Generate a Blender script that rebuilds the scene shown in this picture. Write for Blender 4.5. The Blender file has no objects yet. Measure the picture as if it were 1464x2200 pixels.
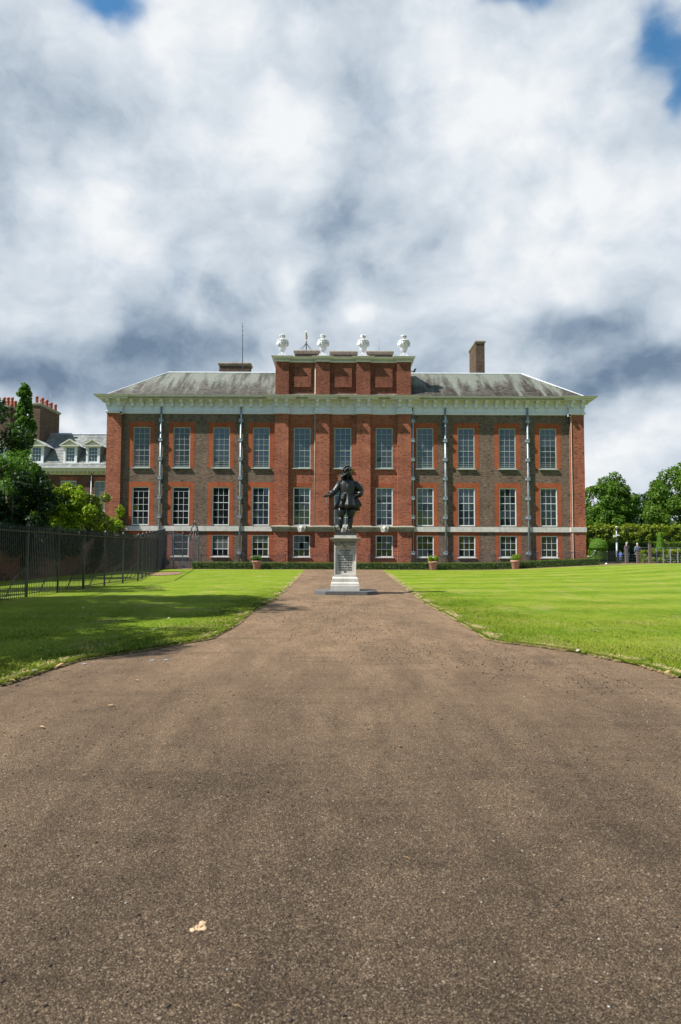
import bpy, bmesh, math, random
import numpy as np
from mathutils import Vector, Matrix, noise as mnoise

R = math.radians
random.seed(7)
rng = np.random.default_rng(11)
scene = bpy.context.scene
col = scene.collection

# ------------------------------------------------------------------ camera
CAM = Vector((0.0, 0.0, 1.4))
ROT = Matrix.Rotation(R(-0.2), 4, 'Z') @ Matrix.Rotation(R(93.4), 4, 'X') @ Matrix.Rotation(R(0.2), 4, 'Z')
cd = bpy.data.cameras.new('camera')
cam = bpy.data.objects.new('camera', cd)
col.objects.link(cam)
cam.matrix_world = Matrix.Translation(CAM) @ ROT
cd.sensor_fit = 'HORIZONTAL'
cd.sensor_width = 24.0
cd.lens = 24.0
cd.clip_start = 0.05
cd.clip_end = 6000
cd.dof.use_dof = True
cd.dof.focus_distance = 26.0
cd.dof.aperture_fstop = 4.5
scene.camera = cam

# ------------------------------------------------------------------ sun and sky
LIGHT = Vector((1.0, 0.365, -1.25)).normalized()
sun_el = math.asin(-LIGHT.z)
sd = bpy.data.lights.new('sun', 'SUN')
sd.energy = 5.0
sd.angle = R(0.6)
sd.color = (1.0, 0.955, 0.88)
sun = bpy.data.objects.new('sun', sd)
col.objects.link(sun)
sun.rotation_euler = LIGHT.to_track_quat('-Z', 'Y').to_euler()
sun.location = (-40, -20, 60)

scene.view_settings.view_transform = 'Standard'
scene.view_settings.look = 'None'
scene.view_settings.exposure = 1.0
scene.view_settings.gamma = 1.0
scene.view_settings.use_curve_mapping = False

world = bpy.data.worlds.new('World')
scene.world = world
world.use_nodes = True
WN = world.node_tree
WN.nodes.clear()


class NT:
    """small helper for node graphs"""
    def __init__(s, nt):
        s.nt = nt

    def n(s, t, **kw):
        nd = s.nt.nodes.new(t)
        for k, v in kw.items():
            setattr(nd, k, v)
        return nd

    def link(s, a, b):
        s.nt.links.new(a, b)

    def val(s, sock, v):
        if isinstance(v, bpy.types.NodeSocket):
            s.link(v, sock)
        else:
            sock.default_value = v

    def math(s, op, a, b=0.0, c=0.0, clamp=False):
        nd = s.n('ShaderNodeMath', operation=op)
        nd.use_clamp = clamp
        s.val(nd.inputs[0], a)
        s.val(nd.inputs[1], b)
        s.val(nd.inputs[2], c)
        return nd.outputs[0]

    def mix(s, f, a, b, blend='MIX'):
        nd = s.n('ShaderNodeMix', data_type='RGBA', blend_type=blend)
        s.val(nd.inputs[0], f)
        for sock, v in ((nd.inputs[6], a), (nd.inputs[7], b)):
            if isinstance(v, bpy.types.NodeSocket):
                s.link(v, sock)
            else:
                sock.default_value = (*v, 1.0)
        return nd.outputs[2]

    def ramp(s, f, stops, interp='LINEAR'):
        nd = s.n('ShaderNodeValToRGB')
        cr = nd.color_ramp
        cr.interpolation = interp
        while len(cr.elements) < len(stops):
            cr.elements.new(0.5)
        for e, (p, c) in zip(cr.elements, stops):
            e.position = p
            e.color = (*c, 1.0) if len(c) == 3 else c
        s.link(f, nd.inputs[0])
        return nd.outputs[0]

    def noise(s, vec, scale, detail=4, rough=0.55, dist=0.0, dim='3D'):
        nd = s.n('ShaderNodeTexNoise', noise_dimensions=dim)
        if vec is not None:
            s.link(vec, nd.inputs['Vector'])
        nd.inputs['Scale'].default_value = scale
        nd.inputs['Detail'].default_value = detail
        nd.inputs['Roughness'].default_value = rough
        nd.inputs['Distortion'].default_value = dist
        return nd.outputs['Fac']

    def mapping(s, vec, scale=(1, 1, 1), loc=(0, 0, 0), rot=(0, 0, 0)):
        nd = s.n('ShaderNodeMapping')
        s.link(vec, nd.inputs['Vector'])
        nd.inputs['Scale'].default_value = scale
        nd.inputs['Location'].default_value = loc
        nd.inputs['Rotation'].default_value = rot
        return nd.outputs[0]

    def maprange(s, v, a, b, c, d, smooth=False):
        nd = s.n('ShaderNodeMapRange')
        if smooth:
            nd.interpolation_type = 'SMOOTHSTEP'
        s.link(v, nd.inputs[0])
        for i, x in enumerate((a, b, c, d)):
            nd.inputs[i + 1].default_value = x
        return nd.outputs[0]


def build_sky():
    w = NT(WN)
    tc = w.n('ShaderNodeTexCoord')
    sep = w.n('ShaderNodeSeparateXYZ')
    w.link(tc.outputs['Generated'], sep.inputs[0])
    X, Y, Z = sep.outputs
    az = w.math('ARCTAN2', X, Y)
    el = w.math('ARCSINE', Z)
    G = w.mapping(tc.outputs['Generated'], scale=(1, 1, 1.3))
    wn = w.n('ShaderNodeTexNoise')
    w.link(G, wn.inputs['Vector'])
    wn.inputs['Scale'].default_value = 3.2
    wn.inputs['Detail'].default_value = 4
    wn.inputs['Roughness'].default_value = 0.58
    vm = w.n('ShaderNodeVectorMath', operation='MULTIPLY_ADD')
    w.link(wn.outputs['Color'], vm.inputs[0])
    vm.inputs[1].default_value = (0.16, 0.16, 0.13)
    w.link(G, vm.inputs[2])
    P = vm.outputs[0]

    def billow(scale, loc):
        v = w.n('ShaderNodeTexVoronoi', feature='F1')
        w.link(w.mapping(P, loc=loc), v.inputs['Vector'])
        v.inputs['Scale'].default_value = scale
        return w.math('SUBTRACT', 1.0, w.math('MULTIPLY', v.outputs['Distance'], 1.25))
    mid = w.noise(w.mapping(P, loc=(3.1, 7.7, 0)), 4.6, 8, 0.57, 0.0)
    mid2 = w.noise(w.mapping(P, loc=(3.1 - 0.028, 7.7, 0.034)), 4.6, 8, 0.57, 0.0)
    fine = w.noise(w.mapping(P, loc=(9.1, 1.7, 2)), 15.0, 6, 0.64, 0.0)
    b1 = billow(5.5, (1, 2, 3))
    b2 = billow(13.0, (4, 1, 2))
    # warp used to ragged-up the placed cloud masses
    wsep = w.n('ShaderNodeSeparateColor')
    w.link(wn.outputs['Color'], wsep.inputs[0])
    wa = w.math('MULTIPLY', w.math('SUBTRACT', wsep.outputs[0], 0.5), 0.26)
    wb = w.math('MULTIPLY', w.math('SUBTRACT', wsep.outputs[1], 0.5), 0.18)
    azw = w.math('ADD', az, wa)
    elw = w.math('ADD', el, wb)

    def blob(px, py, rx, ry, s, az_=None, el_=None):
        d = ROT.to_3x3() @ Vector(((px - 732) / 1464, (1100 - py) / 1464, -1))
        d.normalize()
        a0, e0 = math.atan2(d.x, d.y), math.asin(d.z)
        ra, re = rx / 1464 * 0.9, ry / 1464 * 0.9
        u = w.math('DIVIDE', w.math('SUBTRACT', az_ or azw, a0), ra)
        v = w.math('DIVIDE', w.math('SUBTRACT', el_ or elw, e0), re)
        r2 = w.math('ADD', w.math('MULTIPLY', u, u), w.math('MULTIPLY', v, v))
        return w.math('MULTIPLY', w.math('EXPONENT', w.math('MULTIPLY', r2, -1.0)), s)

    L = w.math('MULTIPLY_ADD', w.math('SUBTRACT', mid, 0.5), 0.52, 0.70)
    L = w.math('MULTIPLY_ADD', w.math('SUBTRACT', mid, mid2), 1.1, L)
    L = w.math('MULTIPLY_ADD', w.math('SUBTRACT', fine, 0.5), 0.30, L)
    L = w.math('MULTIPLY_ADD', w.math('SUBTRACT', b1, 0.5), 0.30, L)
    L = w.math('MULTIPLY_ADD', w.math('SUBTRACT', b2, 0.5), 0.20, L)
    for b in BLOBS:
        L = w.math('ADD', L, blob(*b))
    # overall: darker towards the belly of the deck near the horizon
    cloud = w.ramp(L, [(0.0, (0.175, 0.25, 0.355)), (0.25, (0.345, 0.43, 0.535)), (0.5, (0.56, 0.64, 0.725)),
                       (0.75, (0.74, 0.80, 0.865)), (1.0, (0.93, 0.955, 0.975))])
    hole = w.math('MULTIPLY_ADD', w.math('SUBTRACT', 0.5, mid), 1.2, -0.05)
    for b in HOLES:
        hole = w.math('ADD', hole, blob(*b))
    # sunward cloud gap; unseen sky behind the viewer also opened to cut ambient light
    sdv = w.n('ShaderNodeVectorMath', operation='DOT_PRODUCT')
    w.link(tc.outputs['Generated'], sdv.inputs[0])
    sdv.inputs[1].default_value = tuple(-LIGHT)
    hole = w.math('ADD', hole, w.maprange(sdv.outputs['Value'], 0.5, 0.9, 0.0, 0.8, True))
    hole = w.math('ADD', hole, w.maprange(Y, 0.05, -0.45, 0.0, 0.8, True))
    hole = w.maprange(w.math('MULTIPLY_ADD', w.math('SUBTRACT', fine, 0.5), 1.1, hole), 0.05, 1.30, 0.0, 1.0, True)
    sky = w.n('ShaderNodeTexSky', sky_type='NISHITA')
    sky.sun_disc = False
    sky.sun_elevation = sun_el
    # nishita: rotation measured clockwise from +Y
    sky.sun_rotation = math.atan2(-LIGHT.x, -LIGHT.y)
    sky.air_density = 1.4
    sky.dust_density = 0.4
    sky.ozone_density = 3.0
    bs = w.n('ShaderNodeBackground')
    bs.inputs[1].default_value = 0.075
    w.link(w.mix(1.0, sky.outputs[0], (0.45, 0.78, 0.92), 'MULTIPLY'), bs.inputs[0])
    bc = w.n('ShaderNodeBackground')
    bc.inputs[1].default_value = 0.485
    w.link(cloud, bc.inputs[0])
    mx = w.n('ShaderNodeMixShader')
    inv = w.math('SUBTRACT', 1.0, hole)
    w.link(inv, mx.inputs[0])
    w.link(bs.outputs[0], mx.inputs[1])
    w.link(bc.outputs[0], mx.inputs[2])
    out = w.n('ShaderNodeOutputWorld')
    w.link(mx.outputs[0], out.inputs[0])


# cloud masses: centre, radii (in picture units turned to directions), brightness
BLOBS = [
    (420, 110, 200, 110, 0.22), (620, 350, 120, 80, 0.30), (150, 480, 120, 90, 0.28), (1150, 180, 220, 130, 0.22), (880, 130, 250, 120, 0.20),
    (1300, 460, 190, 120, 0.28), (980, 400, 90, 90, 0.14), (1060, 655, 190, 50, 0.26), (825, 685, 48, 28, 0.36), (650, 590, 30, 45, 0.26), (330, 620, 120, 60, 0.12),
    (50, 180, 160, 120, -0.10), (300, 300, 150, 70, -0.10), (770, 490, 150, 100, -0.14), (560, 430, 60, 50, -0.12), (890, 520, 90, 50, -0.20),
    (500, 630, 150, 50, -0.12), (730, 620, 90, 60, -0.20), (300, 740, 320, 50, -0.42), (70, 825, 290, 72, -0.62), (1240, 720, 90, 38, -0.34), (560, 660, 330, 60, -0.14),
    (1400, 825, 240, 75, -0.62), (1120, 760, 130, 50, -0.14), (560, 760, 110, 40, 0.08), (732, 790, 1000, 60, -0.16), (250, 60, 300, 60, 0.10), (200, 925, 120, 26, 0.55), (1380, 965, 220, 45, 0.26),
]
HOLES = [(255, 8, 85, 42, 1.5), (1440, 50, 65, 65, 1.35), (1460, 180, 28, 55, 1.0), (1135, 0, 90, 28, 1.4)]
build_sky()


# ------------------------------------------------------------------ measuring helpers
def at(px, py, Y):
    d = ROT.to_3x3() @ Vector(((px - 732) / 1464, (1100 - py) / 1464, -1))
    return CAM + d * (Y / d.y)


def gx(px, py, z=0.0):
    d = ROT.to_3x3() @ Vector(((px - 732) / 1464, (1100 - py) / 1464, -1))
    return CAM + d * ((z - CAM.z) / d.z)


def sstep(t):
    t = min(1.0, max(0.0, t))
    return t * t * (3 - 2 * t)


def terrain(x, y):
    return 0.58 * sstep((x - 10) / 17) * sstep((y - 14) / 36)


# ------------------------------------------------------------------ object helpers
ORG = {}


def tag(o, label=None, cat=None, group=None, kind=None):
    if label: o['label'] = label
    if cat: o['category'] = cat
    if group: o['group'] = group
    if kind: o['kind'] = kind
    return o


def thing(name, loc, label=None, cat=None, group=None, kind=None):
    o = bpy.data.objects.new(name, None)
    o.empty_display_size = 0.2
    col.objects.link(o)
    o.location = loc
    ORG[o.name] = Vector(loc)
    return tag(o, label, cat, group, kind)


class MB:
    def __init__(s):
        s.v = []
        s.f = []
        s.m = []
        s.mi = 0

    def add(s, vs, fs):
        b = len(s.v)
        s.v += [tuple(p) for p in vs]
        s.f += [tuple(b + i for i in f) for f in fs]
        s.m += [s.mi] * len(fs)
        return s

    def quad(s, a, b, c, d):
        return s.add([a, b, c, d], [(0, 1, 2, 3)])

    def box(s, x0, x1, y0, y1, z0, z1):
        return s.add([(x0, y0, z0), (x1, y0, z0), (x1, y1, z0), (x0, y1, z0), (x0, y0, z1), (x1, y0, z1), (x1, y1, z1), (x0, y1, z1)],
                     [(0, 3, 2, 1), (4, 5, 6, 7), (0, 1, 5, 4), (1, 2, 6, 5), (2, 3, 7, 6), (3, 0, 4, 7)])

    def bar(s, a, b, w, h=None, up=Vector((0, 0, 1))):
        """square bar between two points"""
        a, b = Vector(a), Vector(b)
        h = h or w
        d = (b - a).normalized()
        if abs(d.dot(up)) > 0.98:
            up = Vector((0, 1, 0))
        sx = d.cross(up).normalized() * w / 2
        sy = sx.cross(d).normalized() * h / 2
        vs = [a - sx - sy, a + sx - sy, a + sx + sy, a - sx + sy, b - sx - sy, b + sx - sy, b + sx + sy, b - sx + sy]
        return s.add(vs, [(0, 1, 2, 3), (7, 6, 5, 4), (0, 4, 5, 1), (1, 5, 6, 2), (2, 6, 7, 3), (3, 7, 4, 0)])

    def tube(s, pts, rad, n=8, flat=(1, 1), cap=True):
        pts = [Vector(p) for p in pts]
        if not hasattr(rad, '__len__'):
            rad = [rad] * len(pts)
        vs, fs = [], []
        up = Vector((0, 1, 0))
        for i, p in enumerate(pts):
            d = (pts[min(i + 1, len(pts) - 1)] - pts[max(i - 1, 0)]).normalized()
            if abs(d.dot(up)) > 0.95:
                up = Vector((1, 0, 0))
            a = d.cross(up).normalized()
            b = a.cross(d).normalized()
            for k in range(n):
                t = 2 * math.pi * k / n
                vs.append(p + (a * math.cos(t) * flat[0] + b * math.sin(t) * flat[1]) * rad[i])
        for i in range(len(pts) - 1):
            for k in range(n):
                k2 = (k + 1) % n
                fs.append((i * n + k, i * n + k2, (i + 1) * n + k2, (i + 1) * n + k))
        if cap:
            fs.append(tuple(range(n))[::-1])
            fs.append(tuple((len(pts) - 1) * n + k for k in range(n)))
        return s.add(vs, fs)

    def rings(s, rings, closed=True, cap=True):
        """rings: list of equally long point lists"""
        n = len(rings[0])
        vs = [p for r in rings for p in r]
        fs = []
        for i in range(len(rings) - 1):
            for k in range(n if closed else n - 1):
                k2 = (k + 1) % n
                fs.append((i * n + k, i * n + k2, (i + 1) * n + k2, (i + 1) * n + k))
        if cap:
            fs.append(tuple(range(n))[::-1])
            fs.append(tuple((len(rings) - 1) * n + k for k in range(n)))
        return s.add(vs, fs)

    def lathe(s, c, prof, n=20, mod=None, cap=True):
        rs = []
        for r, z in prof:
            ring = []
            for k in range(n):
                t = 2 * math.pi * k / n
                rr = r * (mod(t, z) if mod else 1)
                ring.append((c[0] + rr * math.cos(t), c[1] + rr * math.sin(t), c[2] + z))
            rs.append(ring)
        return s.rings(rs, True, cap)

    def ball(s, c, r, n=8, m=6, jit=0.0):
        rs = []
        rx, ry, rz = r if hasattr(r, '__len__') else (r, r, r)
        for i in range(m + 1):
            ph = math.pi * (i / m) * 0.98 + 0.01 * math.pi
            ring = []
            for k in range(n):
                t = 2 * math.pi * k / n
                j = 1 + jit * (random.random() - 0.5)
                ring.append((c[0] + rx * math.sin(ph) * math.cos(t) * j, c[1] + ry * math.sin(ph) * math.sin(t) * j, c[2] - rz * math.cos(ph)))
            rs.append(ring)
        return s.rings(rs)

    def sweep(s, xa, xb, yf, yb, prof, cap=True, back=False):
        """profile (projection, z) carried round the front and two sides of a block"""
        rs = []
        for p, z in prof:
            y2 = yb + (p if back else 0)
            rs.append([(xa - p, y2, z), (xa - p, yf - p, z), (xb + p, yf - p, z), (xb + p, y2, z)])
        return s.rings(rs, back, cap)

    def prism(s, poly, y0, y1, axis='y'):
        n = len(poly)
        if axis == 'y':
            vs = [(x, y0, z) for x, z in poly] + [(x, y1, z) for x, z in poly]
        else:
            vs = [(y0, a, b) for a, b in poly] + [(y1, a, b) for a, b in poly]
        fs = [tuple(range(n)), tuple(range(2 * n - 1, n - 1, -1))]
        fs += [(i, i + n, (i + 1) % n + n, (i + 1) % n) for i in range(n)]
        return s.add(vs, fs)

    def mesh(s, name, mats, off=Vector((0, 0, 0)), smooth=False):
        me = bpy.data.meshes.new(name)
        me.from_pydata([(p[0] - off.x, p[1] - off.y, p[2] - off.z) for p in s.v], [], s.f)
        if not isinstance(mats, (list, tuple)):
            mats = [mats]
        for m in mats:
            me.materials.append(m)
        if any(s.m):
            me.polygons.foreach_set('material_index', s.m)
        me.update()
        bm = bmesh.new()
        bm.from_mesh(me)
        bmesh.ops.recalc_face_normals(bm, faces=bm.faces)
        bm.to_mesh(me)
        bm.free()
        if smooth:
            me.polygons.foreach_set('use_smooth', [True] * len(me.polygons))
        return me

    def build(s, name, mats, parent=None, smooth=False, kind=None):
        off = ORG[parent.name] if parent else Vector((0, 0, 0))
        o = bpy.data.objects.new(name, s.mesh(name, mats, off, smooth))
        col.objects.link(o)
        ORG[o.name] = off
        if parent: o.parent = parent
        if kind: o['kind'] = kind
        return o


def place(name, me, loc, parent=None, rot=None, scale=None):
    """link another object that shares a mesh, at a world position"""
    o = bpy.data.objects.new(name, me)
    col.objects.link(o)
    off = ORG[parent.name] if parent else Vector((0, 0, 0))
    o.location = Vector(loc) - off
    ORG[o.name] = Vector(loc)
    if rot: o.rotation_euler = rot
    if scale: o.scale = scale
    if parent: o.parent = parent
    return o


def copy_tree(o, parent=None):
    c = o.copy()
    col.objects.link(c)
    if parent:
        c.parent = parent
    for ch in list(o.children):
        copy_tree(ch, c)
    return c


def fast_mesh(name, verts, faces, mats):
    """numpy mesh of equal polygons"""
    me = bpy.data.meshes.new(name)
    k = faces.shape[1]
    me.vertices.add(len(verts))
    me.vertices.foreach_set('co', verts.astype(np.float32).ravel())
    me.loops.add(faces.size)
    me.loops.foreach_set('vertex_index', faces.astype(np.int32).ravel())
    me.polygons.add(len(faces))
    me.polygons.foreach_set('loop_start', np.arange(0, faces.size, k, dtype=np.int32))
    me.update(calc_edges=True)
    for m in (mats if isinstance(mats, (list, tuple)) else [mats]):
        me.materials.append(m)
    return me


# ------------------------------------------------------------------ materials
MATS = {}


def new_mat(name):
    m = bpy.data.materials.new(name)
    m.use_nodes = True
    m.node_tree.nodes.clear()
    t = NT(m.node_tree)
    out = t.n('ShaderNodeOutputMaterial')
    b = t.n('ShaderNodeBsdfPrincipled')
    t.link(b.outputs[0], out.inputs[0])
    MATS[name] = m
    return m, t, b, out


def plain(name, c, rough=0.6, var=0.12, scale=3.0, metal=0.0, spec=0.5, bump=0.0, bscale=40, dirt=None, dirtamt=0.0):
    m, t, b, out = new_mat(name)
    tc = t.n('ShaderNodeTexCoord')
    geo = t.n('ShaderNodeNewGeometry')
    n1 = t.noise(geo.outputs['Position'], scale, 6, 0.6)
    lo = tuple(x * (1 - var * 1.6) for x in c)
    hi = tuple(min(1, x * (1 + var)) for x in c)
    cc = t.mix(t.maprange(n1, 0.3, 0.7, 0, 1), lo, hi)
    if dirt:
        n2 = t.noise(t.mapping(geo.outputs['Position'], scale=(1.6, 1.6, 0.35)), 2.4, 7, 0.65)
        cc = t.mix(t.math('MULTIPLY', t.maprange(n2, 0.5, 0.72, 0, 1), dirtamt), cc, dirt)
    t.link(cc, b.inputs['Base Color'])
    b.inputs['Roughness'].default_value = rough
    b.inputs['Metallic'].default_value = metal
    b.inputs['Specular IOR Level'].default_value = spec
    if bump:
        bp = t.n('ShaderNodeBump')
        bp.inputs['Strength'].default_value = bump
        bp.inputs['Distance'].default_value = 0.02
        t.link(t.noise(geo.outputs['Position'], bscale, 4, 0.6), bp.inputs['Height'])
        t.link(bp.outputs[0], b.inputs['Normal'])
    return m


def brick_mat(name, c1, c2, mortar, dark, darkamt=0.35, bw=0.235, bh=0.078, patch=(0.75, 1.15), mort=0.011):
    m, t, b, out = new_mat(name)
    geo = t.n('ShaderNodeNewGeometry')
    sep = t.n('ShaderNodeSeparateXYZ')
    t.link(geo.outputs['Position'], sep.inputs[0])
    cb = t.n('ShaderNodeCombineXYZ')
    t.link(t.math('ADD', sep.outputs[0], sep.outputs[1]), cb.inputs[0])
    t.link(sep.outputs[2], cb.inputs[1])
    br = t.n('ShaderNodeTexBrick')
    br.offset = 0.5
    t.link(cb.outputs[0], br.inputs['Vector'])
    br.inputs['Color1'].default_value = (*c1, 1)
    br.inputs['Color2'].default_value = (*c2, 1)
    br.inputs['Mortar'].default_value = (*mortar, 1)
    br.inputs['Scale'].default_value = 1.0
    br.inputs['Mortar Size'].default_value = mort
    br.inputs['Mortar Smooth'].default_value = 0.2
    br.inputs['Bias'].default_value = 0.0
    br.inputs['Brick Width'].default_value = bw
    br.inputs['Row Height'].default_value = bh
    # single burnt or pale bricks: noise stretched to brick shape
    st = t.noise(t.mapping(cb.outputs[0], scale=(1 / bw * 0.7, 1 / bh * 0.8, 1)), 1.0, 2, 0.5)
    cc = t.mix(t.math('MULTIPLY', t.maprange(st, 0.58, 0.66, 0, 1), darkamt), br.outputs[0], dark)
    pale = tuple(min(1, x * 1.55 + 0.02) for x in c2)
    cc = t.mix(t.math('MULTIPLY', t.maprange(st, 0.39, 0.31, 0, 1), darkamt * 0.7), cc, pale)
    # weathering: rain streaks and broad patches of different firings
    big = t.noise(t.mapping(cb.outputs[0], scale=(0.55, 0.8, 1)), 1.0, 8, 0.68)
    mul = t.maprange(big, 0.3, 0.7, patch[0], patch[1])
    strk = t.noise(t.mapping(cb.outputs[0], scale=(2.2, 0.16, 1), loc=(4, 9, 0)), 1.0, 6, 0.6)
    mul = t.math('MULTIPLY', mul, t.maprange(strk, 0.35, 0.7, 1.08, 0.82))
    mm = t.n('ShaderNodeCombineXYZ')
    for i in range(3): t.link(mul, mm.inputs[i])
    cc = t.mix(1.0, cc, mm.outputs[0], 'MULTIPLY')
    t.link(cc, b.inputs['Base Color'])
    b.inputs['Roughness'].default_value = 0.9
    b.inputs['Specular IOR Level'].default_value = 0.2
    bp = t.n('ShaderNodeBump')
    bp.inputs['Strength'].default_value = 0.6
    bp.inputs['Distance'].default_value = 0.012
    h = t.math('ADD', t.math('MULTIPLY', br.outputs['Fac'], -1.0), t.math('MULTIPLY', t.noise(cb.outputs[0], 30, 3, 0.6), 0.5))
    t.link(h, bp.inputs['Height'])
    t.link(bp.outputs[0], b.inputs['Normal'])
    return m


def leaf_mat(name, c1, c2, c3, scale=0.6, trans=0.35, rough=0.55, spec=0.22):
    m, t, b, out = new_mat(name)
    geo = t.n('ShaderNodeNewGeometry')
    rnd = geo.outputs['Random Per Island']
    n1 = t.noise(geo.outputs['Position'], scale, 3, 0.5)
    f = t.math('ADD', t.math('MULTIPLY', rnd, 0.5), t.math('MULTIPLY', n1, 0.6))
    cc = t.ramp(f, [(0.15, c1), (0.5, c2), (0.95, c3)])
    t.link(cc, b.inputs['Base Color'])
    b.inputs['Roughness'].default_value = rough
    b.inputs['Specular IOR Level'].default_value = spec
    tr = t.n('ShaderNodeBsdfTranslucent')
    tcol = t.mix(1.0, cc, (1.15, 1.25, 0.55), 'MULTIPLY')
    t.link(tcol, tr.inputs[0])
    mx = t.n('ShaderNodeMixShader')
    mx.inputs[0].default_value = trans
    t.link(b.outputs[0], mx.inputs[1])
    t.link(tr.outputs[0], mx.inputs[2])
    t.link(mx.outputs[0], out.inputs[0])
    return m


M_red = brick_mat('red_brick', (0.2325, 0.05208, 0.02418), (0.3348, 0.09765, 0.04836), (0.279, 0.1442, 0.09765), (0.06975, 0.02232, 0.01674), 0.85, patch=(0.62, 1.2))
M_rub = brick_mat('rubbed_red_brick', (0.2856, 0.05985, 0.02128), (0.3153, 0.0819, 0.03192), (0.2856, 0.1071, 0.0532), (0.1547, 0.0378, 0.01995), 0.35, mort=0.006)
M_attic = brick_mat('weathered_red_brick', (0.1934, 0.04111, 0.01934), (0.2321, 0.0677, 0.03385), (0.1838, 0.1016, 0.07254), (0.04836, 0.02176, 0.01693), 0.9, patch=(0.55, 1.15))
M_brown = brick_mat('brown_stock_brick', (0.1014, 0.06084, 0.0429), (0.1677, 0.1076, 0.0741), (0.1716, 0.1365, 0.1053), (0.0273, 0.01872, 0.01716), 0.9, patch=(0.75, 1.15))
M_stack = brick_mat('chimney_brick', (0.0595, 0.034, 0.02337), (0.102, 0.06375, 0.0425), (0.102, 0.0765, 0.05525), (0.01488, 0.0119, 0.01063), 0.6)
M_wing = brick_mat('wing_brick', (0.09724, 0.03757, 0.02652), (0.1326, 0.05746, 0.03978), (0.1238, 0.08398, 0.06188), (0.03094, 0.01768, 0.01326), 0.5)
M_trim = plain('painted_cornice', (0.60, 0.575, 0.66), 0.55, 0.04, 1.5, dirt=(0.34, 0.33, 0.34), dirtamt=0.3)
M_white = plain('white_paint', (0.6396, 0.656, 0.656), 0.45, 0.04, 3)
M_sage = plain('grey_green_paint', (0.328, 0.3608, 0.328), 0.5, 0.06, 3)
M_cream = plain('cream_paint', (0.46, 0.4461, 0.3624), 0.5, 0.06, 2)
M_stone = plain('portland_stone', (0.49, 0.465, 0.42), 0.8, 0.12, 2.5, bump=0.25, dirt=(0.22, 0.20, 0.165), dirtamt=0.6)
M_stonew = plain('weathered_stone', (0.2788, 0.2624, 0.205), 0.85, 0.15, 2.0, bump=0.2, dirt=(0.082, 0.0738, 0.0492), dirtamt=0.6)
M_urn = plain('white_urn_stone', (0.56, 0.545, 0.56), 0.7, 0.10, 5, bump=0.5, bscale=25, dirt=(0.22, 0.22, 0.22), dirtamt=0.5)
M_lead = plain('lead_grey', (0.246, 0.2788, 0.3116), 0.45, 0.12, 3, metal=0.25)
M_leadpale = plain('pale_lead', (0.451, 0.4674, 0.4838), 0.5, 0.08, 2)
M_pipe = plain('lead_pipe', (0.246, 0.2952, 0.328), 0.4, 0.25, 2.2, metal=0.3)
M_iron = plain('painted_iron', (0.055, 0.062, 0.07), 0.35, 0.2, 6, metal=0.2)
M_irong = plain('grey_iron', (0.0369, 0.03936, 0.0433), 0.38, 0.2, 6, metal=0.2)
M_fenceg = plain('weathered_grey_iron', (0.10, 0.105, 0.12), 0.5, 0.2, 6)
M_bronze = plain('dark_bronze', (0.020, 0.021, 0.021), 0.40, 0.35, 9, metal=0.35, spec=0.6, bump=0.35, bscale=38)
M_black = plain('black_stone', (0.03, 0.032, 0.035), 0.4, 0.2, 6)
M_slatestep = plain('step_stone', (0.0899, 0.0899, 0.08804), 0.7, 0.15, 5, bump=0.2)
M_terra = plain('terracotta', (0.41, 0.2132, 0.1394), 0.8, 0.12, 6, dirt=(0.451, 0.3444, 0.2788), dirtamt=0.5)
M_potred = plain('chimney_pot_clay', (0.2829, 0.0615, 0.02768), 0.75, 0.12, 6, dirt=(0.0615, 0.01845, 0.0123), dirtamt=0.5)
M_soil = plain('bare_soil', (0.2132, 0.123, 0.0738), 0.95, 0.35, 5, bump=0.8, bscale=20)
M_bark = plain('bark', (0.075, 0.06, 0.045), 0.9, 0.3, 8, bump=0.6)
M_barkpale = plain('pale_bark', (0.16, 0.14, 0.11), 0.9, 0.3, 8, bump=0.6)
M_dark = plain('dark_interior', (0.012, 0.012, 0.013), 0.9, 0.1)
M_gold = plain('gilding', (0.34, 0.27, 0.15), 0.35, 0.1, 5, metal=0.7)
M_capstone = plain('chimney_cap_stone', (0.2066, 0.1665, 0.1205), 0.85, 0.2, 4, dirt=(0.06888, 0.06314, 0.05166), dirtamt=0.6)
M_letter = plain('lead_letter', (0.03, 0.033, 0.035), 0.5, 0.05)
M_wood = plain('weathered_wood', (0.096, 0.078, 0.066), 0.85, 0.2, 8, bump=0.3)
M_skin = plain('skin', (0.55, 0.32, 0.24), 0.55, 0.05)
M_navy = plain('navy_cloth', (0.02, 0.022, 0.04), 0.85, 0.15)
M_denim = plain('denim', (0.22, 0.33, 0.45), 0.85, 0.2, 8)
M_check = plain('blue_check_cloth', (0.072, 0.102, 0.168), 0.85, 0.5, 12)
M_bluejk = plain('bright_blue_cloth', (0.006, 0.072, 0.33), 0.7, 0.12, 6)
M_hair = plain('grey_hair', (0.39, 0.36, 0.315), 0.8, 0.15, 20)
M_hairdk = plain('dark_hair', (0.05, 0.035, 0.03), 0.7, 0.15, 20)
M_dry = plain('dry_leaf', (0.36, 0.22, 0.10), 0.8, 0.25, 14)
M_drypale = plain('pale_leaf', (0.33, 0.3, 0.228), 0.8, 0.2, 14)
M_mud = plain('dried_mud', (0.40, 0.27, 0.16), 0.95, 0.25, 30, bump=0.5)


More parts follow.
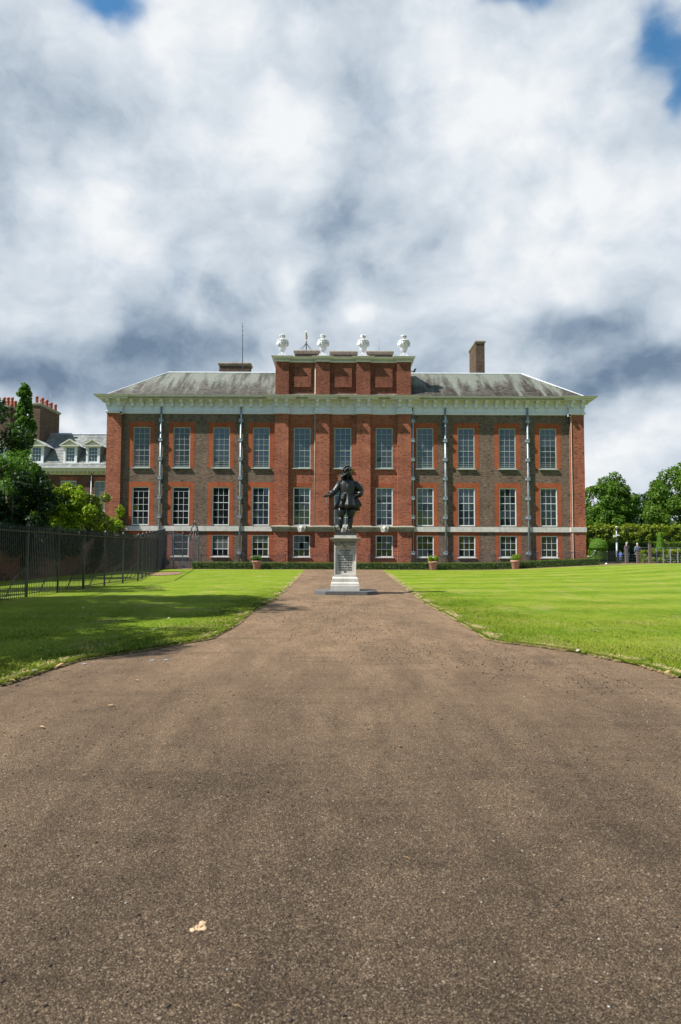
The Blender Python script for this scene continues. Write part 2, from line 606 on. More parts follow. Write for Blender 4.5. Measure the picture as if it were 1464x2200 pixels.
def glass_mat(name, base=(0.009, 0.010, 0.011), ior=1.62, wav=0.05):
    m, t, b, out = new_mat(name)
    geo = t.n('ShaderNodeNewGeometry')
    b.inputs['Base Color'].default_value = (*base, 1)
    b.inputs['Roughness'].default_value = 0.03
    b.inputs['IOR'].default_value = ior
    bp = t.n('ShaderNodeBump')
    bp.inputs['Strength'].default_value = wav
    bp.inputs['Distance'].default_value = 0.05
    t.link(t.noise(geo.outputs['Position'], 2.6, 2, 0.5), bp.inputs['Height'])
    t.link(bp.outputs[0], b.inputs['Normal'])
    return m


M_glass = glass_mat('window_glass')
M_glasssky = glass_mat('window_glass_painted_sky', (0.020, 0.028, 0.038), 1.74)  # slate blue base paints reflected sky into the pane colour
M_blind = glass_mat('window_glass_over_green_blind', (0.09, 0.10, 0.085), 1.6)
M_curtain = glass_mat('window_glass_over_net_curtain', (0.085, 0.09, 0.07), 1.6)
M_redcurt = glass_mat('window_glass_over_red_curtain', (0.05, 0.008, 0.008), 1.7)


def path_material():
    m, t, b, out = new_mat('bound_gravel_path')
    geo = t.n('ShaderNodeNewGeometry')
    P = geo.outputs['Position']
    v1 = t.n('ShaderNodeTexVoronoi')
    t.link(P, v1.inputs['Vector'])
    v1.inputs['Scale'].default_value = 230
    v2 = t.n('ShaderNodeTexVoronoi')
    t.link(P, v2.inputs['Vector'])
    v2.inputs['Scale'].default_value = 56
    s1 = t.n('ShaderNodeSeparateColor')
    t.link(v1.outputs['Color'], s1.inputs[0])
    s2 = t.n('ShaderNodeSeparateColor')
    t.link(v2.outputs['Color'], s2.inputs[0])
    base = t.ramp(s1.outputs[0], [(0.0, (0.010, 0.0075, 0.0055)), (0.35, (0.030, 0.022, 0.015)), (0.7, (0.064, 0.047, 0.032)), (0.93, (0.118, 0.086, 0.058)), (1.0, (0.24, 0.19, 0.14))])
    # scattered larger chippings
    chip = t.math('MULTIPLY', t.math('GREATER_THAN', s2.outputs[1], 0.94), t.math('LESS_THAN', v2.outputs['Distance'], 0.36))
    chipc = t.ramp(s2.outputs[2], [(0.0, (0.02, 0.017, 0.014)), (0.45, (0.085, 0.06, 0.039)), (0.8, (0.14, 0.11, 0.082)), (1.0, (0.24, 0.215, 0.185))])
    cc = t.mix(t.math('MULTIPLY', chip, 0.8), base, chipc)
    # broad staining, wheel wear along the drive, dusty centre
    a = t.noise(t.mapping(P, scale=(0.55, 0.22, 1)), 1.0, 7, 0.62, 0.6)
    c = t.noise(t.mapping(P, scale=(2.4, 0.7, 1), rot=(0, 0, 0.35)), 1.0, 6, 0.6, 0.8)
    d = t.noise(P, 9, 6, 0.7)
    mul = t.math('MULTIPLY', t.maprange(a, 0.34, 0.66, 0.88, 1.14), t.maprange(c, 0.36, 0.66, 0.84, 1.12))
    mul = t.math('MULTIPLY', mul, t.maprange(d, 0.3, 0.7, 0.88, 1.12))
    # long scuffed wheel arcs swinging round towards the statue
    arc = t.noise(t.mapping(P, scale=(3.2, 0.34, 1), rot=(0, 0, -0.42), loc=(3, 1, 0)), 1.0, 5, 0.55, 1.4)
    arc2 = t.noise(t.mapping(P, scale=(0.5, 2.6, 1), rot=(0, 0, 0.25), loc=(8, 4, 0)), 1.0, 5, 0.55, 1.2)
    mul = t.math('MULTIPLY', mul, t.maprange(arc, 0.54, 0.70, 1.0, 0.84))
    mul = t.math('MULTIPLY', mul, t.maprange(arc2, 0.54, 0.68, 1.0, 0.80))
    dust = t.noise(t.mapping(P, scale=(0.9, 0.35, 1), loc=(2, 5, 0)), 1.0, 8, 0.7, 0.5)
    # drive tone set by distance: darker near the viewer's end, paler and warmer beyond
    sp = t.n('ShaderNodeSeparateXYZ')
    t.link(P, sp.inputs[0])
    far_grade = t.maprange(sp.outputs[1], 1.6, 9.0, 0.12, 1.0, True)
    dustf = t.math('MULTIPLY', t.maprange(dust, 0.35, 0.75, 0.1, 0.85), t.math('MULTIPLY_ADD', far_grade, 0.42, 0.06))
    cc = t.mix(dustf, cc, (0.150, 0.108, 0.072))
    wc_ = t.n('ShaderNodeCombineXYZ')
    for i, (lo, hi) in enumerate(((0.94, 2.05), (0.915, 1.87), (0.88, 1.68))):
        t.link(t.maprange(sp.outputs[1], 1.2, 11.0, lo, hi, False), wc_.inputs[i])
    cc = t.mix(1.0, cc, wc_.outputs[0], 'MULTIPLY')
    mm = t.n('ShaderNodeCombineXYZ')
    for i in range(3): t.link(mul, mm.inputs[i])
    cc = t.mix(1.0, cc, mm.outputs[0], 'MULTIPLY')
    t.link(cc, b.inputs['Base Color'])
    b.inputs['Roughness'].default_value = 0.92
    b.inputs['Specular IOR Level'].default_value = 0.15
    bp = t.n('ShaderNodeBump')
    bp.inputs['Strength'].default_value = 0.75
    bp.inputs['Distance'].default_value = 0.004
    h = t.math('ADD', t.math('MULTIPLY', v1.outputs['Distance'], -1.0), t.math('MULTIPLY', v2.outputs['Distance'], -0.8))
    t.link(h, bp.inputs['Height'])
    b2 = t.n('ShaderNodeBump')
    b2.inputs['Strength'].default_value = 0.5
    b2.inputs['Distance'].default_value = 0.03
    t.link(t.noise(P, 2.5, 5, 0.6), b2.inputs['Height'])
    t.link(b2.outputs[0], bp.inputs['Normal'])
    t.link(bp.outputs[0], b.inputs['Normal'])
    return m


def lawn_material(name, stripes=False, blades=False):
    m, t, b, out = new_mat(name)
    geo = t.n('ShaderNodeNewGeometry')
    P = geo.outputs['Position']
    n1 = t.noise(P, 0.35, 6, 0.65)
    n2 = t.noise(t.mapping(P, scale=(1, 0.6, 1)), 3.2, 7, 0.7, 0.3)
    n3 = t.noise(P, 60, 4, 0.7)
    f = t.math('ADD', t.math('MULTIPLY', n1, 0.40), t.math('ADD', t.math('MULTIPLY', n2, 0.40), t.math('MULTIPLY', n3, 0.35)))
    if stripes:
        # cut lines sweep gently across the lawn
        sp = t.n('ShaderNodeSeparateXYZ')
        t.link(P, sp.inputs[0])
        s = t.math('ADD', t.math('MULTIPLY', sp.outputs[1], 1.0), t.math('MULTIPLY', sp.outputs[0], -0.22))
        s = t.math('ADD', s, t.math('MULTIPLY', t.noise(P, 0.16, 3, 0.5), 6.0))
        w = t.math('SINE', t.math('MULTIPLY', s, 1.7))
        f = t.math('ADD', f, t.math('MULTIPLY', w, t.math('MULTIPLY', t.noise(P, 0.9, 4, 0.6), 0.105)))
    if blades:
        f = t.math('ADD', f, t.math('MULTIPLY', t.math('SUBTRACT', geo.outputs['Random Per Island'], 0.5), 0.35))
    k = 1.0
    cc = t.ramp(f, [(0.34, (0.036, 0.080, 0.003)), (0.48, (0.088, 0.148, 0.007)), (0.62, (0.145, 0.198, 0.014)), (0.78, (0.225, 0.222, 0.045))])
    # thin, strawy spots
    dry = t.noise(t.mapping(P, scale=(1, 0.45, 1), loc=(3, 3, 0)), 0.9, 7, 0.72)
    cc = t.mix(t.math('MULTIPLY', t.maprange(dry, 0.52, 0.70, 0, 1), 0.60), cc, (0.26, 0.225, 0.085))
    t.link(cc, b.inputs['Base Color'])
    b.inputs['Roughness'].default_value = 0.85
    b.inputs['Specular IOR Level'].default_value = 0.08
    if not blades:
        bp = t.n('ShaderNodeBump')
        bp.inputs['Strength'].default_value = 0.7
        bp.inputs['Distance'].default_value = 0.03
        t.link(t.math('ADD', n3, n2), bp.inputs['Height'])
        t.link(bp.outputs[0], b.inputs['Normal'])
    else:
        nv = t.n('ShaderNodeVectorMath', operation='MULTIPLY_ADD')
        t.link(geo.outputs['Normal'], nv.inputs[0])
        nv.inputs[1].default_value = (0.35, 0.35, 0.35)
        nv.inputs[2].default_value = (0, 0, 1)
        nn = t.n('ShaderNodeVectorMath', operation='NORMALIZE')
        t.link(nv.outputs[0], nn.inputs[0])
        t.link(nn.outputs[0], b.inputs['Normal'])
        tr = t.n('ShaderNodeBsdfTranslucent')
        t.link(nn.outputs[0], tr.inputs['Normal'])
        t.link(cc, tr.inputs[0])
        mx = t.n('ShaderNodeMixShader')
        mx.inputs[0].default_value = 0.12
        t.link(b.outputs[0], mx.inputs[1])
        t.link(tr.outputs[0], mx.inputs[2])
        t.link(mx.outputs[0], out.inputs[0])
    return m


def slate_material(name, c1, c2, lichen, amt, stain, ridge_z, eave_z):
    m, t, b, out = new_mat(name)
    geo = t.n('ShaderNodeNewGeometry')
    P = geo.outputs['Position']
    cc = t.mix(geo.outputs['Random Per Island'], c1, c2)
    # lichen washes down from the ridge in tongues
    tong = t.noise(t.mapping(P, scale=(1.5, 0.14, 0.14)), 1.0, 6, 0.62, 0.25)
    sp = t.n('ShaderNodeSeparateXYZ')
    t.link(P, sp.inputs[0])
    hgt = t.maprange(sp.outputs[2], eave_z, ridge_z, 0.0, 1.0)
    fine = t.noise(P, 6, 5, 0.7)
    f = t.math('ADD', tong, t.math('MULTIPLY', hgt, 0.36))
    f = t.math('ADD', f, t.math('MULTIPLY', t.math('SUBTRACT', fine, 0.5), 0.25))
    cc = t.mix(t.math('MULTIPLY', t.maprange(f, 0.58, 0.74, 0, 1), amt), cc, lichen)
    s2 = t.noise(t.mapping(P, scale=(1.1, 0.2, 0.2), loc=(7, 0, 0)), 1.0, 5, 0.6)
    cc = t.mix(t.math('MULTIPLY', t.maprange(s2, 0.48, 0.62, 0, 1), 0.72), cc, stain)
    t.link(cc, b.inputs['Base Color'])
    b.inputs['Roughness'].default_value = 0.6
    return m


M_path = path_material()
M_lawnL = lawn_material('lawn_turf')
M_lawnR = lawn_material('lawn_turf_mown', True)
M_blade = lawn_material('grass_blades', False, True)
M_bladeR = lawn_material('grass_blades_mown', True, True)
M_slate = slate_material('old_roof_slate', (0.040, 0.033, 0.026), (0.135, 0.118, 0.096), (0.27, 0.285, 0.24), 0.85, (0.038, 0.025, 0.022), 18.3, 15.2)
M_slate2 = slate_material('grey_roof_slate', (0.095, 0.11, 0.112), (0.25, 0.26, 0.245), (0.29, 0.295, 0.26), 0.3, (0.095, 0.10, 0.10), 14.0, 8.0)

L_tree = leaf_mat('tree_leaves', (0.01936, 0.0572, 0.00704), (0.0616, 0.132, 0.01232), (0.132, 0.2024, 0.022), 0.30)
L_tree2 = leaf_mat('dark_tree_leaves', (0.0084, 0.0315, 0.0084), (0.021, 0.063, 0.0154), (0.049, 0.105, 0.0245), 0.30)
L_poplar = leaf_mat('poplar_leaves', (0.0176, 0.0572, 0.0088), (0.0572, 0.1364, 0.01584), (0.132, 0.2376, 0.0308), 0.8)
L_shrub = leaf_mat('bright_shrub_leaves', (0.0616, 0.132, 0.00704), (0.1672, 0.264, 0.0132), (0.3344, 0.3696, 0.0264), 1.2)
L_magn = leaf_mat('glossy_magnolia_leaves', (0.0594, 0.1069, 0.01426), (0.1544, 0.2138, 0.0297), (0.4039, 0.3326, 0.07128), 1.6, 0.2, 0.25)
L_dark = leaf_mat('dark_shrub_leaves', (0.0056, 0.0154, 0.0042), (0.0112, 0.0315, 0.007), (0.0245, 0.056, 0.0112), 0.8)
L_box = leaf_mat('box_hedge_leaves', (0.01936, 0.044, 0.00528), (0.066, 0.1232, 0.01056), (0.1584, 0.2112, 0.0176), 3.0)
L_beech = leaf_mat('beech_hedge_leaves', (0.044, 0.088, 0.00704), (0.132, 0.1892, 0.0132), (0.2904, 0.2728, 0.0352), 0.8)
L_yew = leaf_mat('clipped_yew_leaves', (0.05, 0.14, 0.006), (0.10, 0.23, 0.010), (0.16, 0.30, 0.018), 2.0)
M_core = plain('hedge_core', (0.018, 0.035, 0.008), 0.95, 0.3, 3)


# ------------------------------------------------------------------ foliage
def leaf_cards(pts, nrm, size, spread=0.9, aspect=0.55, jitter=0.4):
    """pointed leaf quads at pts facing roughly nrm"""
    n = len(pts)
    r = rng.normal(size=(n, 3)) * spread + nrm
    r /= np.linalg.norm(r, axis=1, keepdims=True) + 1e-9
    a = np.cross(r, rng.normal(size=(n, 3)))
    a /= np.linalg.norm(a, axis=1, keepdims=True) + 1e-9
    b = np.cross(r, a)
    s = size * (1 + jitter * (rng.random((n, 1)) - 0.5) * 2)
    a *= s * 0.5
    b *= s * 0.5 * aspect
    bend = r * s * 0.12
    v = np.stack([pts - a, pts + b + bend, pts + a, pts - b + bend], axis=1).reshape(-1, 3)
    f = np.arange(4 * n).reshape(n, 4)
    return v, f


def clump_points(cl, n, shell=0.55):
    cl = np.array(cl, dtype=float)
    w = cl[:, 3] ** 2
    idx = rng.choice(len(cl), n, p=w / w.sum())
    d = rng.normal(size=(n, 3))
    d /= np.linalg.norm(d, axis=1, keepdims=True)
    rad = cl[idx, 3:4] * (shell + (1 - shell) * rng.random((n, 1)) ** 0.6) * (0.88 + 0.24 * rng.random((n, 1)))
    p = cl[idx, :3] + d * rad * np.array([[1, 1, 0.85]])
    return p, d


def crown_clumps(c, r, k, rc, seed=0, shell=0.62, lobes=0.25):
    g = random.Random(seed)
    out = []
    for i in range(k):
        while True:
            d = Vector((g.gauss(0, 1), g.gauss(0, 1), g.gauss(0, 1)))
            if d.length > 0.1: break
        d.normalize()
        t = (shell + (1 - shell) * g.random()) if i > k * 0.18 else g.random() * shell
        wob = 1 + lobes * mnoise.noise(d * 1.7 + Vector((seed, 0, 0)))
        out.append((c[0] + d.x * r[0] * t * wob, c[1] + d.y * r[1] * t * wob, c[2] + d.z * r[2] * t * wob, rc * (0.7 + 0.6 * g.random())))
    return out


def foliage_obj(name, cl, n, size, mat, parent=None, spread=0.9, shell=0.55, extra=None):
    p, d = clump_points(cl, n, shell)
    d = d * 0.8 + np.array([[0, 0, 0.5]])
    v, f = leaf_cards(p, d, size, spread)
    off = ORG[parent.name] if parent else Vector((0, 0, 0))
    me = fast_mesh(name, v - np.array(off)[None], f, mat)
    o = bpy.data.objects.new(name, me)
    col.objects.link(o)
    ORG[o.name] = off
    if parent: o.parent = parent
    return o


def tree(name, label, base, h, crad, cz, rz, leafmat, nleaf, lsize, rc, k, seed, group=None, bark=None, cat='tree', trunk_r=0.3, crown_shape=None, limbs=7):
    t = thing(name, base, label, cat, group)
    b = Vector(base)
    g = random.Random(seed)
    mb = MB()
    top = b + Vector((0, 0, cz + rz * 0.3))
    pts = [b + Vector((g.uniform(-.1, .1) * i, g.uniform(-.1, .1) * i, (cz + rz * 0.4) * i / 5)) for i in range(6)]
    mb.tube(pts, [trunk_r * (1.25 if i == 0 else 1 - 0.15 * i) for i in range(6)], 8)
    for i in range(limbs):
        a = 2 * math.pi * i / limbs + g.random()
        s = pts[2 + i % 3]
        e = b + Vector((math.cos(a) * crad * 0.75, math.sin(a) * crad * 0.75, cz + rz * g.uniform(-0.3, 0.6)))
        m_ = (s + e) / 2 + Vector((0, 0, -0.05 * crad + g.random() * 0.2))
        mb.tube([s, m_, e], [trunk_r * 0.45, trunk_r * 0.28, trunk_r * 0.08], 6)
    mb.build('trunk', bark or M_bark, t, True)
    cl = crown_shape or crown_clumps((b.x, b.y, b.z + cz), (crad, crad, rz), k, rc, seed)
    foliage_obj('crown', cl, nleaf, lsize, leafmat, t)
    return t


def hedge(name, label, x0, x1, y0, y1, zf, h, leafmat, dens, size, cat='hedge', group=None, rough=0.04, clumpy=0.0):
    """clipped hedge: dark core and leaves over its top and faces; zf gives the ground height"""
    nx = max(2, int((x1 - x0) / 1.0))
    mb = MB()
    ins = 0.06
    for i in range(nx):
        a, b = x0 + (x1 - x0) * i / nx, x0 + (x1 - x0) * (i + 1) / nx
        for (u, v_) in ((a, b),):
            za, zb = zf(u, y0), zf(v_, y0)
            mb.add([(u, y0 + ins, za - .1), (v_, y0 + ins, zb - .1), (v_, y1 - ins, zb - .1), (u, y1 - ins, za - .1),
                    (u, y0 + ins, za + h - ins), (v_, y0 + ins, zb + h - ins), (v_, y1 - ins, zb + h - ins), (u, y1 - ins, za + h - ins)],
                   [(4, 5, 6, 7), (0, 1, 5, 4), (2, 3, 7, 6)] + ([(3, 0, 4, 7)] if i == 0 else []) + ([(1, 2, 6, 5)] if i == nx - 1 else []))
    core = mb
    L, D = x1 - x0, y1 - y0
    nf = int(L * h * dens)
    ntop = int(L * D * dens)
    ne = int(D * h * dens)
    P, N = [], []
    u = rng.random(nf)
    P.append(np.stack([x0 + u * L, np.full(nf, y0), rng.random(nf) * h], 1)); N.append(np.tile([0, -1, 0.3], (nf, 1)))
    u = rng.random(ntop)
    P.append(np.stack([x0 + u * L, y0 + rng.random(ntop) * D, np.full(ntop, h)], 1)); N.append(np.tile([0, 0, 1.0], (ntop, 1)))
    for xx, s in ((x0, -1), (x1, 1)):
        P.append(np.stack([np.full(ne, xx), y0 + rng.random(ne) * D, rng.random(ne) * h], 1)); N.append(np.tile([s, 0, 0.3], (ne, 1)))
    P = np.concatenate(P); N = np.concatenate(N).astype(float)
    wob = np.array([mnoise.noise(Vector((p[0] * 1.3, p[1] * 1.3, p[2] * 1.8))) for p in P])
    P += N * (wob[:, None] * (rough + clumpy) * 2) + rng.normal(size=P.shape) * rough
    P[:, 2] += np.array([zf(p[0], p[1]) for p in P])
    v, f = leaf_cards(P, N, size, 0.8)
    nv = len(core.v)
    cme = core.mesh(name, [leafmat, M_core])
    me = fast_mesh(name + '_leaves', v, f, leafmat)
    o = thing(name, (0.5 * (x0 + x1), y0, zf((x0 + x1) / 2, y0)), label, cat, group)
    off = ORG[o.name]
    for nm, mesh_, mt in (('core', cme, M_core), ('foliage', me, None)):
        if mt:
            mesh_.materials.clear(); mesh_.materials.append(mt)
        mesh_.transform(Matrix.Translation(-off))
        c = bpy.data.objects.new(nm, mesh_)
        col.objects.link(c)
        c.parent = o
        ORG[c.name] = off
    return o

# ================================================================== GROUND
def big_ground():
    mb = MB()
    xs = [-1500, -400, -120, -60] + list(np.arange(-40, 61, 4.0)) + [90, 200, 500, 1500]
    ys = [-600, -120, -40, -12] + list(np.arange(-8, 81, 4.0)) + [110, 200, 500, 1800]
    vs = [(x, y, terrain(x, y) - 0.05) for y in ys for x in xs]
    nx = len(xs)
    fs = [(j * nx + i, j * nx + i + 1, (j + 1) * nx + i + 1, (j + 1) * nx + i) for j in range(len(ys) - 1) for i in range(nx - 1)]
    mb.add(vs, fs)
    o = mb.build('ground', M_lawnL, smooth=True)
    tag(o, kind='structure')


big_ground()

# edges of the lawns, measured on the ground (x where the turf begins for a given distance)
EL = [gx(px, py, 0.02) for px, py in [(0, 1470), (75, 1445), (165, 1417), (320, 1393), (400, 1379), (450, 1371), (500, 1345), (545, 1310), (592, 1286), (630, 1250), (654, 1226)]]
ER = [gx(px, py, 0.02) for px, py in [(1464, 1453), (1390, 1431), (1300, 1411), (1220, 1396), (1150, 1386), (1085, 1379), (1050, 1372), (1010, 1347), (965, 1321), (920, 1298), (880, 1269), (850, 1246), (828, 1228)]]
EL = [Vector((-40, 6.3, 0)), Vector((-6.2, 6.55, 0)), Vector((-4.6, 6.85, 0))] + EL
ER = [Vector((60, 6.1, 0)), Vector((7.5, 6.35, 0)), Vector((5.2, 6.95, 0))] + ER
LAWN_END = 54.2


def edge_at(E, y):
    for a, b in zip(E, E[1:]):
        if a.y <= y <= b.y:
            t = (y - a.y) / max(1e-6, b.y - a.y)
            return a.x + (b.x - a.x) * t
    return E[0].x if y < E[0].y else E[-1].x


def lawn(name, E, side, far, mat):
    ys = list(np.arange(E[0].y + 0.02, 14, 0.06)) + list(np.arange(14, LAWN_END, 0.3)) + [LAWN_END]
    nx = 30
    vs, fs = [], []
    for y in ys:
        e = edge_at(E, y)
        e += side * 0.05 * (mnoise.noise(Vector((y * 4, side * 9, 0))) + 0.6 * mnoise.noise(Vector((y * 13, side, 3))))
        fx = far if abs(e) < abs(far) else e + side * 0.01
        # skirt down to the path, lip, then the turf
        row = [(e, -0.007), (e + side * 0.09, 0.010)]
        for i in range(1, nx + 1):
            t = (i / nx) ** 1.8
            x = e + side * 0.09 + (fx - e - side * 0.09) * t
            row.append((x, 0.012 + 0.018 * min(1.0, t * 30) + 0.010 * mnoise.noise(Vector((x * 0.7, y * 0.7, 0)))))
        vs += [(x, y, terrain(x, y) + z) for x, z in row]
    k = nx + 2
    fs = [(j * k + i, j * k + i + 1, (j + 1) * k + i + 1, (j + 1) * k + i) for j in range(len(ys) - 1) for i in range(k - 1)]
    # end skirt
    b = len(vs)
    last = (len(ys) - 1) * k
    vs += [(vs[last + i][0], LAWN_END + 0.02, vs[last + i][2] - 0.08) for i in range(k)]
    fs += [(last + i, last + i + 1, b + i + 1, b + i) for i in range(k - 1)]
    mb = MB()
    mb.add(vs, fs)
    return tag(mb.build(name, mat, smooth=True), kind='structure')


lawn('lawn', EL, -1, -40, M_lawnL)
lawn('lawn', ER, 1, 60, M_lawnR)

# the drive and the cross path before the hedge
mb = MB()
xs = list(np.arange(-40, 61, 2.0))
ys = [-8, -4, 0, 4, 8, 12, 16, 20, 24, 28, 32, 36, 40, 44, 48, 52, 54, 56, 58, 60.5]
vs = [(x, y, terrain(x, y) - 0.004) for y in ys for x in xs]
nx = len(xs)
mb.add(vs, [(j * nx + i, j * nx + i + 1, (j + 1) * nx + i + 1, (j + 1) * nx + i) for j in range(len(ys) - 1) for i in range(nx - 1)])
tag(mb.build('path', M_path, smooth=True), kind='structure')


def grass(name, E, side, mat, y0, y1, n, h, xmax):
    """blades over the near turf, thick along the ragged edge"""
    y = y0 + (y1 - y0) * (1 - np.sqrt(1 - rng.random(n * 3))) ** 1.25
    e = np.array([edge_at(E, v) for v in y])
    ed = rng.random(len(y)) < 0.10
    w = np.where(ed, rng.exponential(0.05, len(y)) - 0.025, rng.random(len(y)) * xmax)
    x = e + side * w
    vis = (np.abs(x) < y * 0.56 + 0.6)
    x, y, ed = x[vis][:n], y[vis][:n], ed[vis][:n]
    n = len(x)
    z = np.array([terrain(a, b) for a, b in zip(x, y)]) + 0.02
    hh = h * (0.5 + rng.random(n)) * np.where(ed, 1.3, 1.0)
    a = rng.random(n) * 2 * np.pi
    wd = 0.0028 * (1 + y / 9)
    lean = rng.normal(size=(n, 2)) * 0.5
    p = np.stack([x, y, z], 1)
    d = np.stack([np.cos(a), np.sin(a), np.zeros(n)], 1) * wd[:, None]
    hh = hh * np.clip(1.15 - (y - y0) / (y1 - y0), .2, 1)
    tip = p + np.stack([lean[:, 0] * hh, lean[:, 1] * hh, hh], 1)
    v = np.stack([p - d, p + d, tip], 1).reshape(-1, 3)
    f = np.arange(3 * n).reshape(n, 3)
    o = bpy.data.objects.new(name, fast_mesh(name, v, f, mat))
    col.objects.link(o)
    tag(o, kind='stuff')


grass('grass', EL, -1, M_blade, 6.6, 30, 140000, 0.024, 8)
grass('grass', ER, 1, M_bladeR, 6.4, 30, 140000, 0.024, 8)


M_dryb = plain('dry_grass', (0.312, 0.2444, 0.104), 0.85, 0.3, 20)


def dry_edge(E, side, n):
    y = 6.4 + 40 * rng.random(n) ** 2.2
    e = np.array([edge_at(E, v) for v in y])
    keep = np.array([mnoise.noise(Vector((0, v * 1.2, side * 5))) for v in y]) > -.15
    y, e = y[keep], e[keep]
    n = len(y)
    x = e + side * (np.abs(rng.normal(size=n)) ** 1.2 * .05 * (1.3 + .6 * np.sin(y * 1.7) + .5 * np.sin(y * 5.1)).clip(.4) - .04)
    z = np.array([terrain(a, b) for a, b in zip(x, y)]) + .006 + .020 * rng.random(n) + np.where(side * (x - e) > .02, .024, 0)
    p = np.stack([x, y, z], 1)
    a = rng.random(n) * np.pi
    l = (.012 + .03 * rng.random(n)) * (1 + y / 25)
    d = np.stack([np.cos(a) * l, np.sin(a) * l, (rng.random(n) - .3) * .02], 1)
    c = np.stack([-np.sin(a), np.cos(a), np.zeros(n)], 1) * (.0022 * (1 + y / 8))[:, None]
    v = np.stack([p - d - c, p - d + c, p + d + c, p + d - c], 1).reshape(-1, 3)
    o = bpy.data.objects.new('dry_grass', fast_mesh('dry_grass', v, np.arange(4 * n).reshape(n, 4), M_dryb))
    col.objects.link(o)
    tag(o, kind='stuff')


dry_edge(ER, 1, 15000)
dry_edge(EL, -1, 4000)


def crumbs(name, n, mat, size, gen, flat=0.5):
    """small loose stones as squashed octahedra"""
    P = gen(n)
    n = len(P)
    s = size * (0.4 + rng.random(n) ** 2 * 1.4)
    a = rng.random(n) * np.pi
    ca, sa = np.cos(a), np.sin(a)
    base = np.array([[1, 0, 0], [0, 0.7, 0], [-1, 0, 0], [0, -0.7, 0], [0, 0, flat], [0, 0, -flat]])
    V = np.zeros((n, 6, 3))
    for i, b in enumerate(base):
        j = 0.75 + 0.5 * rng.random(n)
        V[:, i, 0] = (b[0] * ca - b[1] * sa) * s * j
        V[:, i, 1] = (b[0] * sa + b[1] * ca) * s * j
        V[:, i, 2] = b[2] * s
    V += P[:, None, :]
    F = np.array([[0, 1, 4], [1, 2, 4], [2, 3, 4], [3, 0, 4], [1, 0, 5], [2, 1, 5], [3, 2, 5], [0, 3, 5]])
    F = (np.arange(n)[:, None, None] * 6 + F[None]).reshape(-1, 3)
    o = bpy.data.objects.new(name, fast_mesh(name, V.reshape(-1, 3), F, mat))
    col.objects.link(o)
    tag(o, kind='stuff')


def scatter_path(n, y0=1.9, y1=13, pw=1.5, hx=3.4):
    y = y0 + (y1 - y0) * rng.random(n) ** pw
    w = np.minimum(y * 0.55 + 0.3, 2.15 + np.clip(11 - y, 0, 4) * 0.45)
    x = (rng.random(n) * 2 - 1) * w + 0.15
    return np.stack([x, y, np.full(n, -0.002)], 1)


def scatter_clusters(n):
    c = [(0.1, 18.5, 1.5, 1.6), (0.3, 16.0, 1.3, 2.0), (-0.9, 14.5, 0.8, 1.2), (2.3, 8.6, 1.0, 0.9), (3.0, 7.4, 0.8, 0.5), (1.0, 9.8, 1.2, 1.0), (0.4, 12.0, 1.3, 1.3)]
    out = []
    for i in range(n):
        a = random.choice(c)
        x, y = random.gauss(a[0], a[2] * 0.55), random.gauss(a[1], a[3] * 0.6)
        if abs(x) < (2.2 if y > 11 else 3.2): out.append((x, y, 0.001))
    return np.array(out)


m_pebw = plain('white_chippings', (0.272, 0.256, 0.232), 0.7, 0.3, 30)
m_pebb = plain('brown_chippings', (0.096, 0.068, 0.0448), 0.8, 0.4, 30)
m_pebd = plain('dark_crumbs', (0.03, 0.021, 0.015), 0.9, 0.4, 30)
crumbs('gravel', 520, m_pebw, 0.0052, lambda n: scatter_path(n, 1.9, 7, 1.5), 0.35)
crumbs('gravel', 420, m_pebw, 0.009, lambda n: scatter_path(n, 6, 20, 1.2), 0.3)
crumbs('gravel', 5200, m_pebb, 0.0045, lambda n: scatter_path(n, 1.9, 12, 1.7))
crumbs('gravel', 1100, m_pebd, 0.0075, lambda n: scatter_path(n, 1.9, 13, 1.3))
crumbs('soil_crumbs', 2600, m_pebd, 0.0085, scatter_clusters, 0.5)
crumbs('soil_crumbs', 2200, m_pebd, 0.007, lambda n: scatter_path(n, 4.0, 21, 1.2), 0.5)

# bare earth where the turf was cut beside the railings
mb = MB()
ring = []
c0 = gx(362, 1233, 0.05)
for k in range(28):
    a = 2 * math.pi * k / 28
    rr = 1 + 0.28 * mnoise.noise(Vector((math.cos(a) * 1.6, math.sin(a) * 1.6, 5)))
    ring.append((c0.x - 0.3 + math.cos(a) * 1.0 * rr - math.sin(a) * 0.0, c0.y + 0.5 + math.sin(a) * 3.0 * rr - math.cos(a) * 1.0, 0.052))
mb.add(ring + [(c0.x - .3, c0.y + .5, 0.10)], [(k, (k + 1) % 28, 28) for k in range(28)])
tag(mb.build('bare_soil', M_soil), kind='structure')

# ================================================================== PALACE
XC = 737


def fx(px, py=960, Y=60.0):
    return at(px, py, Y).x


def fz(py, Y=60.0):
    return at(XC, py, Y).z


WY, PY = 60.0, 59.73
EAVE_P = 0.92
pal = thing('palace', (fx(XC), 60.0, 0.0), 'long red and brown brick palace with tall sash windows behind the statue', 'palace')
XL, XR = fx(227.5, 1000, PY), fx(1257.0, 1000, PY)
XL2, XR2 = fx(259, 1000, PY), fx(1226.5, 1000, PY)
PIL = [(fx(a, 1000, PY), fx(b, 1000, PY)) for a, b in ((589.5, 619.7), (678, 708), (766.5, 796.5), (854.6, 884.6))]
zArch, zFr0, zFr1 = fz(890.4), fz(886.5), fz(862)
zTop = fz(850.5, 59.1)
zStr0, zStr1 = fz(1142), fz(1131.3)
WX = [fx(v) for v in (304.5, 390.5, 476, 561.5, 649.5, 737, 826, 913.5, 1002, 1090.5, 1178)]
HW = 0.75
zU0, zU1 = fz(1006), fz(919)
zM0, zM1 = fz(1129.5), fz(1047.5)
zG0, zG1 = fz(1196.5), fz(1150)
